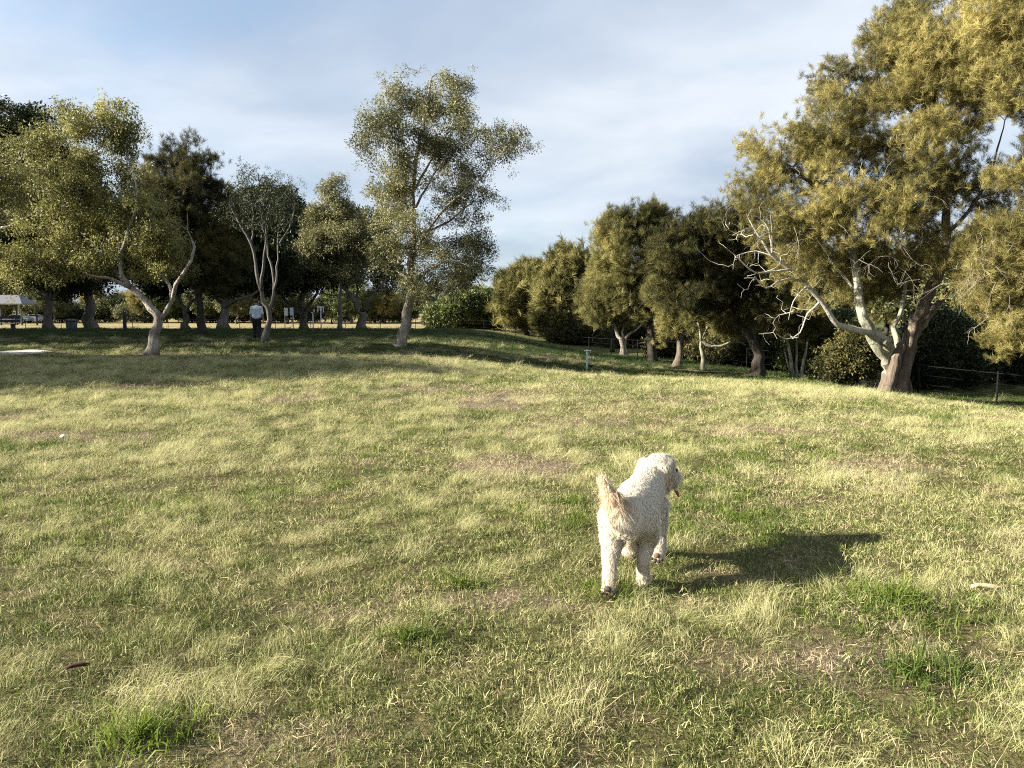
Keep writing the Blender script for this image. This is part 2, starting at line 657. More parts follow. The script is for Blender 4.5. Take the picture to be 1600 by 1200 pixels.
def grow(limbs, tips, rng, tip_r, step=0.3, wob=0.045, exp=2.3, up=0.15, flare=0.6):
    """limbs: [(points, r0, r1)]; tips: points the fine branches reach. Returns positions, parents, radii, tip node ids."""
    pos, par, rfix = [], [], []
    LIMB_OF.clear()
    for li, (pts, r0, r1) in enumerate(limbs):
        q, t = catmull(pts, step)
        rr = r0 + (r1 - r0) * t ** 0.8
        if li == 0:
            hgt = q[:, 2] - q[0, 2]
            rr = rr * (1 + flare * np.exp(-np.maximum(hgt, 0) / 0.28))
            prev, st = -1, 0
        else:
            A = np.array(pos)
            prev = int(np.argmin(np.linalg.norm(A - q[0], axis=1)))
            st = 1 if np.linalg.norm(A[prev] - q[0]) < 0.25 else 0
        for k in range(st, len(q)):
            LIMB_OF.append(li)
            jit = rng.normal(size=3) * wob * (step / 0.3) * (0 if k == 0 else 1) * min(1.0, 4 * rr[k] + 0.25)
            pos.append(q[k] + jit); par.append(prev); rfix.append(rr[k])
            prev = len(pos) - 1
    nl = len(pos)
    cap = nl + len(tips) * 14 + 10
    A = np.zeros((cap, 3)); A[:nl] = pos
    par = par + [0] * (cap - nl)
    rfix = rfix + [0.0] * (cap - nl)
    n = nl
    first = max(1, int(nl * 0.0))
    low = A[:nl, 2].min()
    ok0 = np.where(A[:nl, 2] > low + 0.22 * (A[:nl, 2].max() - low))[0]
    L0 = A[ok0]
    if len(tips):
        d0 = np.array([np.min(np.linalg.norm(L0 - t, axis=1)) for t in tips])
        tips = tips[np.argsort(d0)]
    tip_ids = []
    bad = np.ones(cap, bool)
    bad[ok0] = False
    for t in tips:
        d = np.linalg.norm(A[:n] - t, axis=1)
        d = d + 0.35 * np.maximum(A[:n, 2] - t[2], 0)        # branches rise towards their tips more than they hang
        d[bad[:n]] = 1e9
        a = int(np.argmin(d))
        p0 = A[a]
        dist = np.linalg.norm(t - p0)
        if dist < 1e-3:
            continue
        pd = A[a] - A[par[a]] if par[a] >= 0 else np.array([0, 0, 1.0])
        pd = pd / (np.linalg.norm(pd) + 1e-9)
        c = p0 + pd * dist * 0.3 + np.array([0, 0, up * dist]) + (t - p0) * 0.3
        m = int(min(12, max(2, math.ceil(dist / step))))
        prev = a
        for k in range(1, m + 1):
            s = k / m
            q = (1 - s) ** 2 * p0 + 2 * s * (1 - s) * c + s * s * t
            if k < m:
                q = q + rng.normal(size=3) * wob * 1.4
            A[n] = q; par[n] = prev; bad[n] = False
            prev = n
            n += 1
        tip_ids.append(prev)
    A = A[:n]; par = par[:n]; rfix = np.array(rfix[:n])
    acc = np.zeros(n)
    nch = np.zeros(n, int)
    for i in range(n - 1, -1, -1):
        if acc[i] == 0:
            acc[i] = tip_r ** exp
        if par[i] >= 0:
            acc[par[i]] += acc[i]
            nch[par[i]] += 1
    rad = acc ** (1 / exp)
    for i in range(n):
        if i < nl:
            rad[i] = rfix[i]
        elif par[i] >= 0:
            rad[i] = min(rad[i], rad[par[i]] * 0.85 if nch[par[i]] > 1 else rad[par[i]])
    return A, par, rad, tip_ids, nl


def branch_mesh(A, par, rad, nl, ridge=0.0, seed=0, rmin=0.0):
    n = len(A)
    ch = [[] for _ in range(n)]
    for i in range(n):
        if par[i] >= 0:
            ch[par[i]].append(i)
    mb_v, mb_f, base = [], [], 0
    stack = [(-1, 0)]
    while stack:
        pa, i = stack.pop()
        chain = [pa] if pa >= 0 else []
        j = i
        while True:
            chain.append(j)
            if not ch[j]:
                break
            c = sorted(ch[j], key=lambda k: (-rad[k], k))
            for k in c[1:]:
                stack.append((j, k))
            j = c[0]
        r = rad[chain].copy()
        if pa >= 0:
            r[0] = min(r[0], r[1] * 1.25)
        if r.max() < rmin:
            continue
        p = A[chain]
        if not ch[chain[-1]]:
            r[-1] *= 0.5
        big = r.max()
        sides = 22 if (big > 0.2 and ridge) else 12 if big > 0.1 else 8 if big > 0.05 else 5 if big > 0.02 else 3
        if len(p) < 2:
            continue
        V, F = tube(p, r, sides, big > 0.05, ridge if big > 0.05 else 0, seed)
        mb_v.append(V)
        mb_f += [[k + base for k in f] for f in F]
        base += len(V)
    return np.concatenate(mb_v), mb_f


def blob_points(rng, blobs, depth, n, gap=0.45, seed=0, shell=0.55, nscale=0.9):
    """blobs: (px, py, rx px, ry px[, depth offset, depth radius m, weight]) -> n points, mostly towards the outside, with gaps."""
    B = []
    half = (max(b[0] + b[2] for b in blobs) - min(b[0] - b[2] for b in blobs)) * 0.5 * depth / FPX
    for b in blobs:
        b = list(b) + [0, None, 1.0][len(b) - 4:]
        if b[4] == 0 and b[5] is None:
            b[4] = rng.uniform(-1, 1) * 0.38 * half
        c = P(b[0], b[1], depth + b[4])
        k = (depth + b[4]) / FPX
        rx, rz = b[2] * k, b[3] * k
        ry = b[5] if b[5] is not None else (rx + rz) / 2
        B.append((c, np.array([rx, ry, rz]), b[6] * (rx * ry * rz) ** 0.75))
    w = np.array([x[2] for x in B]); w /= w.sum()
    C = np.array([x[0] for x in B]); RR = np.array([x[1] for x in B])
    out = []
    tries = 0
    while len(out) < n and tries < 60:
        tries += 1
        m = n * 2
        i = rng.choice(len(B), m, p=w)
        d = rng.normal(size=(m, 3)); d /= np.linalg.norm(d, axis=1)[:, None]
        u = (shell + (1 - shell) * rng.random(m)) ** 0.7
        p = C[i] + d * u[:, None] * RR[i]
        q = vnoise(p[:, 0] * nscale, p[:, 1] * nscale, p[:, 2] * nscale, seed)
        p = p[q > gap]
        out += list(p)
    return np.array(out[:n])


def tree(name, label, cat, depth, limbs, blobs, ntip, per, kind, bark, leaf, seed, group=None, spread=0.3, sscale=1.0, tip_r=0.006,
         gap=0.42, ridge=0.10, shell=0.5, base=None, extra=None, up=0.15, nscale=0.9, flare=0.6, step=0.3, flat=0.7):
    rng = np.random.default_rng(seed)
    L = []
    for li, (pts, r0, r1) in enumerate(limbs):
        q = []
        for k, p in enumerate(pts):
            q.append(P(p[0], p[1], depth + (p[2] if len(p) > 2 else 0)))
        q = np.array(q)
        if li == 0:
            g = h1(q[0][0], q[0][1])
            q[0][2] = g - 0.08
        L.append((q, r0, r1))
    b0 = L[0][0][0].copy()
    b0[2] = h1(b0[0], b0[1])
    if kind == 'needle':
        ntip, per, spread, gap, nscale = int(ntip * 2.0), per * 0.5, spread * 0.62, gap + 0.03, 1.5
    elif ntip > 200:
        ntip, per, spread, gap, nscale = int(ntip * 1.7), per * 0.55, spread * 0.72, gap + 0.03, 1.6
    tips = blob_points(rng, blobs, depth, ntip, gap, seed, shell, nscale) if ntip else np.zeros((0, 3))
    tips = tips[tips[:, 2] > b0[2] + 0.35] if len(tips) else tips
    A, par, rad, ids, nl = grow(L, tips, rng, tip_r, step=step, up=up, flare=flare)
    V, F = branch_mesh(A, par, rad, nl, ridge, seed)
    root = thing(name, label, cat, b0, 0, group)
    tr = mk('trunk', V - b0, F, bark, True, root)
    if extra:                                             # limbs with a bark of their own
        lo = list(LIMB_OF)
        for i in range(nl, len(A)):
            lo.append(lo[par[i]])
        tr.data.materials.append(extra[1])
        pts_ = A - b0
        isl = np.array([k in extra[0] for k in lo])
        for pl in tr.data.polygons:
            if isl[int(np.argmin(np.linalg.norm(pts_ - np.array(pl.center), axis=1)))]:
                pl.material_index = 1
    if per > 0 and len(ids):
        T = A[ids]
        k = rng.poisson(per, len(T)) + 1
        i = np.repeat(np.arange(len(T)), k)
        pts = T[i] + rng.normal(size=(len(i), 3)) * spread * np.array([1, 1, flat])
        keep = pts[:, 2] > b0[2] + 0.15
        pts = pts[keep]
        m = len(pts)
        if kind in ('needle', 'farneedle'):
            rot = np.stack([rng.normal(size=m) * 0.7, rng.normal(size=m) * 0.7, rng.uniform(0, 6.28, m)], 1)
        else:
            rot = np.stack([rng.normal(size=m) * 0.8, rng.normal(size=m) * 0.8, rng.uniform(0, 6.28, m)], 1)
        sc = (sscale * rng.uniform(0.7, 1.3, m))[:, None] * np.ones((1, 3))
        cr = scatter('crown', pts - b0, rot, sc, SPRIG[kind], leaf, rng, root)
        cr['kind'] = 'stuff'
    return root


# ------------------------------------------------------------------ ground
def dirt_mask(x, y):
    """Bare pinkish-brown earth: some worn patches in the field, and the ground under the trees."""
    m = np.zeros_like(x)
    for (px, py, r, a) in DIRT:
        m = np.maximum(m, a * np.exp(-(((x - px) / r[0]) ** 2 + ((y - py) / r[1]) ** 2)))
    m = np.clip(m * (0.35 + 1.3 * fbm(x * 1.4, y * 1.4, 31, 4)), 0, 1)
    g = fbm(x * 0.55, y * 0.55, 77, 5)
    m = np.maximum(m, 0.9 * ss(0.575, 0.70, g) * (1 - ss(30, 60, y)))
    return m


def straw_mask(x, y):
    """Where dry seeding grass stands: long streaks bent over by the wind."""
    u, v = x * 0.92 + y * 0.39, -x * 0.39 + y * 0.92
    a = fbm(u * 0.30, v * 0.7, 3, 4)
    b = fbm(u * 1.1, v * 2.2, 13, 4)
    far = ss(4, 12, y)
    return np.clip(ss(0.50, 0.64, 0.5 * a + 0.5 * b + 0.11 * far), 0, 1)


DIRT = []
for px, py, rx, ry, a in ((1180, 672, 0.9, 0.5, 1.0), (960, 655, 0.9, 0.8, 0.8), (760, 935, 0.45, 0.18, 1.0), (1040, 630, 1.2, 1.0, 0.8), (590, 960, 0.4, 0.15, 0.6),
                          (1330, 1035, 0.5, 0.2, 0.8), (1090, 950, 0.3, 0.1, 0.8), (240, 553, 3.0, 1.0, 1.0), (620, 556, 1.8, 0.8, 0.8), (1395, 628, 1.6, 0.8, 1.0),
                          (30, 572, 2.5, 0.7, 0.8), (540, 945, 0.35, 0.12, 0.7), (450, 1150, 0.3, 0.15, 0.7)):
    q = at(px, py)
    DIRT.append((q[0], q[1], (rx, ry), a))


def ground():
    ys = np.concatenate([np.linspace(-25, 0, 12), np.arange(0.2, 12, 0.12), np.arange(12, 32, 0.3), np.arange(32, 100, 1.2), np.geomspace(100, 1500, 40)])
    xp = np.concatenate([np.arange(0, 11, 0.15), np.arange(11, 40, 0.6), np.geomspace(40, 1100, 32)])
    xs = np.concatenate([-xp[:0:-1], xp])
    X, Y = np.meshgrid(xs, ys)
    X, Y = X.ravel(), Y.ravel()
    Z = H(X, Y)
    nx, ny = len(xs), len(ys)
    i = (np.arange(ny - 1)[:, None] * nx + np.arange(nx - 1)[None, :]).ravel()
    F = np.stack([i, i + 1, i + nx + 1, i + nx], 1)
    b = NB('ground_of_grass_and_earth')
    w = b.wpos()
    n1 = b.noise(w, 0.35, 6, 0.65, 0.3)
    n2 = b.noise(w, 9.0, 6, 0.7)
    n3 = b.noise(w, 45.0, 4, 0.7)
    grass = b.ramp(n1, [(0.35, (0.062, 0.078, 0.018)), (0.5, (0.105, 0.105, 0.032)), (0.65, (0.185, 0.155, 0.062))])
    grass = b.mix(b.attr('far'), grass, b.ramp(n1, [(0.35, (0.03, 0.05, 0.011)), (0.65, (0.075, 0.09, 0.022))]))  # band under the trees: greener ground, also darkened in colour to deepen the shade
    grass = b.mix(b.math('MULTIPLY', b.attr('straw'), 0.75), grass, b.ramp(n2, [(0.3, (0.17, 0.15, 0.055)), (0.7, (0.34, 0.29, 0.13))]))
    grass = b.mix(b.math('MULTIPLY', b.attr('near'), 0.8), grass, b.ramp(n3, [(0.3, (0.022, 0.018, 0.010)), (0.7, (0.085, 0.068, 0.036))]))
    grass = b.mix(0.35, grass, b.mix(b.ramp(n3, [(0.35, 0.0), (0.65, 1.0)]), (0.05, 0.055, 0.018), (0.24, 0.21, 0.09)))
    earth = b.ramp(b.noise(w, 14.0, 6, 0.7), [(0.3, (0.085, 0.064, 0.042)), (0.55, (0.19, 0.148, 0.105)), (0.75, (0.30, 0.24, 0.17))])
    col = b.mix(b.attr('dirt'), grass, earth)
    col = b.mix(b.attr('field'), col, b.ramp(n1, [(0.35, (0.19, 0.155, 0.075)), (0.65, (0.30, 0.25, 0.125))]))
    hgt = b.math('ADD', n2, b.math('MULTIPLY', n3, 0.6))
    mat = b.finish(col, 0.95, 0.1, b.bump(hgt, 0.9, 0.06))
    field = ss(70, 84, Y + 0.5 * X * (X > 0)) * (1 - ss(-3, 5, X - (Y - 75) * 0.05))
    o = mk('ground', np.stack([X, Y, Z], 1), F, mat, True, None, {
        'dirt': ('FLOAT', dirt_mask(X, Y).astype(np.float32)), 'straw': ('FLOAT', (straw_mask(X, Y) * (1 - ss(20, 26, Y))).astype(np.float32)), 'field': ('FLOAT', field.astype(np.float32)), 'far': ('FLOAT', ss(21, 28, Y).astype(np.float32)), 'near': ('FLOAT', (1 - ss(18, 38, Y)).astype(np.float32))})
    tag(o, 'grassy park ground rising under the trees and falling into a gully', None, None, 'structure')


ground()


def ribbon(name, pts, width, mat, label, lift=0.03):
    q, _ = catmull(np.array([[*p, 0] for p in pts]), 0.8)
    d = np.gradient(q, axis=0)
    nrm = np.stack([-d[:, 1], d[:, 0]], 1)
    nrm /= np.linalg.norm(nrm, axis=1)[:, None]
    V, F = [], []
    for k in range(len(q)):
        for s in (-1, -0.97, 0.97, 1):
            x, y = q[k, :2] + nrm[k] * width / 2 * s
            V.append((x, y, h1(x, y) + (lift if abs(s) < 1 else -0.05)))
    for k in range(len(q) - 1):
        for j in range(3):
            a = k * 4 + j
            F.append((a, a + 4, a + 5, a + 1))
    return tag(mk(name, V, F, mat), label, None, None, 'structure')


M['concrete'] = plain('pale_concrete', (0.46, 0.42, 0.37), 0.9, 0.2, 0.2, 3.0)
pth = [at(*p)[:2] for p in ((-120, 559), (-40, 555), (15, 552), (45, 550.2), (70, 549))]
ribbon('path', pth, 2.0, M['concrete'], 'pale concrete footpath curving in from the left')


# ------------------------------------------------------------------ grass
def tuft(rng, n, Rad, h0, h1_, w, lean, bias=(0, 0), curl=0.6, tone=(0, 1)):
    V, F, T = [], [], []
    for _ in range(n):
        a, r = rng.uniform(0, 2 * math.pi), Rad * math.sqrt(rng.random())
        b0 = np.array([r * math.cos(a), r * math.sin(a), -0.01])
        l = rng.uniform(h0, h1_)
        az = rng.uniform(0, 2 * math.pi)
        le = abs(rng.normal()) * lean
        d0 = np.array([math.cos(az) * le + bias[0] * 0.5, math.sin(az) * le + bias[1] * 0.5, 1.0])
        d0 /= np.linalg.norm(d0)
        d1 = d0 + np.array([math.cos(az) * le * curl + bias[0], math.sin(az) * le * curl + bias[1], -0.25 - 0.6 * rng.random() * curl])
        d1 /= np.linalg.norm(d1)
        s = np.cross(d0, rng.normal(size=3))
        s /= np.linalg.norm(s)
        ww = w * rng.uniform(0.6, 1.3) * 0.5
        m = b0 + d0 * l * 0.55
        e = m + d1 * l * 0.5
        e[2] = max(e[2], 0.006)
        b = len(V)
        V += [b0 - s * ww, b0 + s * ww, m + s * ww * 0.8, m - s * ww * 0.8, e]
        F += [(b, b + 1, b + 2), (b, b + 2, b + 3), (b + 3, b + 2, b + 4)]
        T += [rng.uniform(*tone)] * 5
    return np.array(V), F, T


def grass_mat(name, g0, g1, s0, s1, bias, transl=0.3):
    b = NB(name)
    w = b.wpos()
    n1 = b.noise(w, 0.5, 4, 0.6, 0.3)
    n2 = b.noise(w, 3.0, 3, 0.6)
    t = b.attr('tone')
    r = b.rand()
    green = b.mix(r, g0, g1)
    straw = b.mix(t, s0, s1)
    f = b.math('ADD', b.math('ADD', b.math('MULTIPLY', n1, 1.5), b.math('MULTIPLY', n2, 0.8)), b.math('ADD', b.math('MULTIPLY', t, 0.9), bias - 1.6))
    col = b.mix(b.ramp(f, [(0.25, 0.0), (0.75, 1.0)]), green, straw)
    return b.finish(col, 0.55, 0.25, None, transl, col)


M['turf'] = grass_mat('short_turf', (0.032, 0.054, 0.009), (0.12, 0.16, 0.029), (0.20, 0.195, 0.058), (0.56, 0.525, 0.26), 0.36)
M['straw'] = grass_mat('dry_seed_grass', (0.16, 0.185, 0.045), (0.27, 0.285, 0.085), (0.37, 0.35, 0.145), (0.64, 0.60, 0.34), 0.8, 0.35)
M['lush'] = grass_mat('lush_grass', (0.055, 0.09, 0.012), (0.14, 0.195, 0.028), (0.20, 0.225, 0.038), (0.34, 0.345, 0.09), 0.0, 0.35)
M['wisp'] = grass_mat('feathery_seed_grass', (0.22, 0.235, 0.072), (0.32, 0.33, 0.115), (0.43, 0.405, 0.18), (0.68, 0.635, 0.37), 0.8, 0.38)
M['shade_darkened_turf'] = grass_mat('green_turf_shade_toned', (0.018, 0.036, 0.007), (0.045, 0.072, 0.013), (0.06, 0.075, 0.02), (0.17, 0.165, 0.06), -0.1)  # greener grass under the trees, with part of their shade put into its colour
M['thatch'] = grass_mat('dead_thatch', (0.14, 0.115, 0.05), (0.2, 0.165, 0.075), (0.25, 0.19, 0.11), (0.52, 0.43, 0.27), 0.9, 0.2)


def wedge(rng, y0, y1, dens, side=0.80):
    n = int(side * (y1 * y1 - y0 * y0) * dens)
    y = np.sqrt(rng.uniform(y0 * y0, y1 * y1, n))
    x = rng.uniform(-1, 1, n) * (side * y + 0.3)
    return x, y


def in_path(x, y):
    q, _ = catmull(np.array([[*p, 0] for p in pth]), 0.6)
    d = np.min(np.hypot(x[:, None] - q[None, :, 0], y[:, None] - q[None, :, 1]), axis=1)
    return d < 1.05


def lay(name, label, rings, keep, sprigs, mat, seed, tilt=0.15, zr=None, spin=True):
    rng = np.random.default_rng(seed)
    PT, RT, SC = [], [], []
    for (y0, y1, dens, s) in rings:
        x, y = wedge(rng, y0, y1, dens)
        k = rng.random(len(x)) < keep(x, y)
        x, y = x[k], y[k]
        if len(x) and y1 > 20:
            k = ~in_path(x, y)
            x, y = x[k], y[k]
        m = len(x)
        PT.append(np.stack([x, y, H(x, y)], 1))
        zrot = rng.uniform(0, 6.28, m) if spin else rng.normal(size=m) * 0.7
        RT.append(np.stack([rng.normal(size=m) * tilt, rng.normal(size=m) * tilt, zrot], 1))
        sc = s * rng.uniform(0.7, 1.3, m)
        SC.append(np.stack([sc, sc, sc ** 0.55 * rng.uniform(0.7, 1.3, m)], 1))
    o = scatter(name, np.concatenate(PT), np.concatenate(RT), np.concatenate(SC), sprigs, mat, rng)
    tag(o, label, None, None, 'stuff')
    return o


rg = np.random.default_rng(5)
TURF = [tuft(rg, 120, 0.14, 0.016, 0.055, 0.0030, 1.3) for _ in range(4)]
STRAW = [tuft(rg, 110, 0.13, 0.05, 0.19, 0.0013, 0.8, (1.1, 0.55), 0.9) for _ in range(4)]
WISP = [tuft(rg, 100, 0.13, 0.06, 0.20, 0.0010, 0.75, (1.1, 0.5), 0.9) for _ in range(3)]
LUSH = [tuft(rg, 70, 0.12, 0.04, 0.10, 0.0055, 0.8, (0, 0), 0.9) for _ in range(3)]
THATCH = [tuft(rg, 90, 0.17, 0.02, 0.055, 0.0022, 3.0, (0, 0), 0.2) for _ in range(3)]

lay('turf_grass', 'short green and straw coloured turf covering the field',
    [(1.6, 6, 260, 0.8), (6, 10, 150, 0.95), (10, 16, 70, 1.3), (16, 26, 30, 2.0)],
    lambda x, y: np.clip(1.0 - 0.92 * dirt_mask(x, y), 0, 1) * (0.4 + 0.6 * ss(0.36, 0.58, fbm(x * 3.2, y * 3.2, 66, 3))) * (1 - 0.6 * ss(20, 25, y)), TURF, M['turf'], 1)
lay('dry_seed_grass', 'long pale seeding grass bent over by the wind',
    [(1.6, 7, 36, 0.72), (7, 14, 20, 0.95), (14, 24, 14, 1.35), (24, 34, 3.0, 1.8)],
    lambda x, y: straw_mask(x, y) * (1 - 0.7 * dirt_mask(x, y)) * (0.06 + 0.94 * ss(0.25, 0.9, straw_mask(x, y))) * (1 - 0.8 * ss(3, 8, x - (6.5 - 0.17 * y))), STRAW, M['straw'], 2, 0.2, spin=False)
lay('wispy_grass', 'pale feathery tufts of seeding grass leaning to the right in patches',
    [(1.6, 7, 24, 0.95), (7, 14, 16, 1.2), (14, 24, 8, 1.6)],
    lambda x, y: ss(0.56, 0.74, fbm((x * 0.92 + y * 0.39) * 0.75, (-x * 0.39 + y * 0.92) * 1.5, 91, 4)) * (1 - 0.8 * dirt_mask(x, y)) * (1 - 0.8 * ss(3, 8, x - (6.5 - 0.17 * y))), WISP, M['wisp'], 12, 0.15, spin=False)
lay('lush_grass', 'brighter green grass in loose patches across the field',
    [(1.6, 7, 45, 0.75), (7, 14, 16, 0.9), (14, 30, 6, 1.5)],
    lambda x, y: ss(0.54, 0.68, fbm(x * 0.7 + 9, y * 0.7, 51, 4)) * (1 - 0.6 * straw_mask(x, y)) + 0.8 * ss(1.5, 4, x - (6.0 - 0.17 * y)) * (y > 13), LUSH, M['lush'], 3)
lay('shade_darkened_grass', 'green grass growing under the trees and along the brow, coloured darker for the shade',
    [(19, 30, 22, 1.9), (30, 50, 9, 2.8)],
    lambda x, y: np.clip(ss(20, 27, y) + (y > 19) * ss(1, 4, x - (6.0 - 0.17 * y)), 0, 1) * (1 - 0.7 * dirt_mask(x, y)), TURF, M['shade_darkened_turf'], 6)  # real greener growth, its dark tone also painting in tree shade
lay('dead_thatch', 'matted dead grass lying flat between the green blades',
    [(1.6, 6, 100, 0.9), (6, 12, 46, 1.2), (12, 24, 14, 1.9)],
    lambda x, y: np.clip(0.35 + 0.9 * dirt_mask(x, y), 0, 1), THATCH, M['thatch'], 4)


def clump(px, py, r, label, seed):
    q = at(px, py)
    rng = np.random.default_rng(seed)
    n = int(230 * (r / 0.3) ** 2)
    a_, q_ = rng.uniform(0, 6.28, n), np.minimum(np.abs(rng.normal(size=n)) * 0.6, 1.15)
    x, y = np.cos(a_) * q_ * r * 1.1, np.sin(a_) * q_ * r * 0.85
    V, F, T = [], [], []
    for k in range(n):
        v, f, t = tuft(rng, 3, 0.02, 0.05, 0.13, 0.0055, 0.7, (x[k] * 0.8, y[k] * 0.8), 0.8)
        z = h1(q[0] + x[k], q[1] + y[k]) - q[2]
        b = len(V)
        V += list(v + np.array([x[k], y[k], z]))
        F += [tuple(i + b for i in g) for g in f]
        T += t
    o = mk('grass_clump', V, F, M['lush'], False, None, {'tone': ('FLOAT', np.array(T, dtype=np.float32))}, q)
    tag(o, label, 'grass clump', 'bright green grass clumps')


clump(1385, 945, 0.42, 'largest bright green grass clump, just below the dog\'s shadow', 1)
clump(1440, 1050, 0.26, 'low bright green clump midway between pale stick and bottom edge', 2)
clump(225, 1150, 0.24, 'yellowish green clump in the bottom left corner of the field', 3)
clump(720, 918, 0.16, 'small bright green clump beside the bare earth left of the dog', 4)
clump(640, 1000, 0.22, 'broad green clump below the bare earth patch, bottom centre', 5)
clump(950, 930, 0.22, 'green grass clump right at the dog\'s left hind paw', 6)

# ------------------------------------------------------------------ trees of the photograph
# central paperbark
tree('paperbark_tree', 'tall leaning paperbark standing alone in the centre with pale trunk', 'tree', 28,
     [([(621, 553), (628, 525), (636, 492), (640, 455), (643, 410), (645, 360), (644, 315, .3), (647, 270, .3), (657, 215, 0), (668, 160, 0), (675, 120)], 0.22, 0.03),
      ([(644, 402), (672, 355, -.5), (700, 320, -.8), (742, 288, -1), (790, 232, -1), (815, 212, -1)], 0.065, 0.012),
      ([(645, 372), (690, 352, .6), (735, 318, 1.2), (760, 300, 1.4)], 0.055, 0.012),
      ([(644, 335), (615, 290, -.6), (592, 240, -1)], 0.055, 0.012),
      ([(645, 300), (690, 225, .6), (722, 175, .8)], 0.055, 0.012),
      ([(645, 330), (680, 270, -.6), (705, 230, -1)], 0.05, 0.012),
      ([(640, 452), (662, 428, -.5), (700, 405, -1), (740, 420, -1.4)], 0.06, 0.015),
      ([(640, 440), (610, 410, .6), (590, 380, 1)], 0.05, 0.015)],
     [(672, 145, 60, 42), (625, 150, 28, 24), (640, 205, 72, 58), (606, 250, 42, 62), (700, 200, 48, 48), (720, 255, 55, 45, 0, None, .8), (782, 222, 40, 32), (812, 225, 24, 18), (745, 310, 42, 42),
      (655, 315, 72, 45, 0, None, .55), (635, 385, 58, 48), (700, 405, 68, 48), (735, 428, 34, 24, 0, None, .7), (675, 452, 55, 26, 0, None, .8), (606, 320, 28, 40, 0, None, .5), (730, 365, 44, 38, 0, None, .7), (602, 400, 30, 34, 0, None, .5)],
     400, 8, 'leaf', M['paper_bark'], M['paper_leaf'], 21, spread=0.26, gap=0.44, tip_r=0.007, flare=0.35)

# foreground left paperbark, forked
tree('paperbark_tree', 'forked pale paperbark at left, leaning trunk lit by the sun', 'tree', 24,
     [([(236, 551), (243, 522), (250, 498), (236, 482), (220, 464), (203, 448), (191, 430), (187, 400), (186, 370), (180, 320)], 0.165, 0.025),
      ([(250, 500), (261, 485), (266, 468), (268, 455), (258, 437), (240, 418, .5), (216, 401, 1), (190, 385, 1.4)], 0.09, 0.02),
      ([(266, 466), (276, 445, -.3), (290, 420, -.4), (302, 395, -.4), (301, 378, -.3), (293, 360), (292, 332)], 0.075, 0.012),
      ([(203, 448), (180, 437, -.4), (155, 434, -.8), (125, 425, -1.2)], 0.075, 0.02),
      ([(203, 447), (185, 428, .5), (150, 390, 1), (120, 350, 1.3)], 0.08, 0.02),
      ([(187, 400), (205, 350, -.5), (215, 300, -.7), (195, 230, -.6)], 0.06, 0.015),
      ([(120, 350, 1.3), (100, 280, 1.2), (120, 210, 1)], 0.05, 0.012)],
     [(185, 200, 30, 42, 0, None, .8), (150, 235, 55, 50), (110, 185, 26, 24), (175, 300, 60, 55), (225, 345, 45, 55), (120, 310, 60, 60), (215, 405, 55, 32), (150, 390, 70, 42), (90, 250, 50, 60), (270, 400, 30, 40, 0, None, .6)],
     320, 7.5, 'leaf', M['paper_bark'], M['yellow_leaf'], 22, spread=0.25, gap=0.44, tip_r=0.007)

# left-hand paperbark, trunk outside the picture
tree('paperbark_tree', 'yellow green paperbark whose low boughs reach in from the left edge', 'tree', 26,
     [([(-150, 566), (-135, 520), (-110, 470), (-80, 400), (-50, 330), (-30, 260)], 0.24, 0.05),
      ([(-110, 470), (-60, 440, .4), (-10, 425, .6), (40, 420, .8), (80, 425, 1)], 0.09, 0.02),
      ([(-80, 400), (-20, 370, -.5), (40, 340, -.9), (85, 310, -1)], 0.09, 0.02),
      ([(-50, 330), (0, 280, .5), (50, 230, .8)], 0.08, 0.02),
      ([(-110, 470), (-180, 400, .4), (-230, 330, .8)], 0.11, 0.02)],
     [(20, 260, 60, 55), (60, 300, 60, 60), (30, 370, 80, 50), (60, 420, 60, 36), (-60, 300, 80, 90), (-150, 330, 90, 90), (-30, 410, 70, 40), (-90, 220, 60, 50), (-220, 380, 70, 60), (0, 440, 40, 30)],
     330, 7.5, 'leaf', M['paper_bark'], M['yellow_leaf'], 23, spread=0.28, gap=0.42, tip_r=0.007)

# tall dark she-oak, left group
tree('she_oak_tree', 'tall dark she-oak with domed top behind the forked paperbark', 'tree', 38,
     [([(314, 529), (314, 500), (312, 460), (306, 400), (298, 330), (292, 260), (290, 225)], 0.22, 0.04),
      ([(310, 430), (275, 380), (245, 330)], 0.08, 0.02), ([(306, 400), (340, 350), (352, 310)], 0.08, 0.02), ([(300, 350), (325, 290), (330, 260)], 0.06, 0.02)],
     [(290, 245, 42, 30), (255, 270, 34, 34), (325, 265, 36, 34), (255, 320, 44, 52), (320, 330, 52, 60), (285, 390, 72, 50), (345, 395, 40, 55), (290, 300, 50, 50), (230, 380, 40, 60), (330, 440, 44, 24), (240, 300, 25, 30)],
     480, 9, 'needle', M['dark_bark'], M['oak_dark'], 24, spread=0.36, sscale=1.35, gap=0.36)

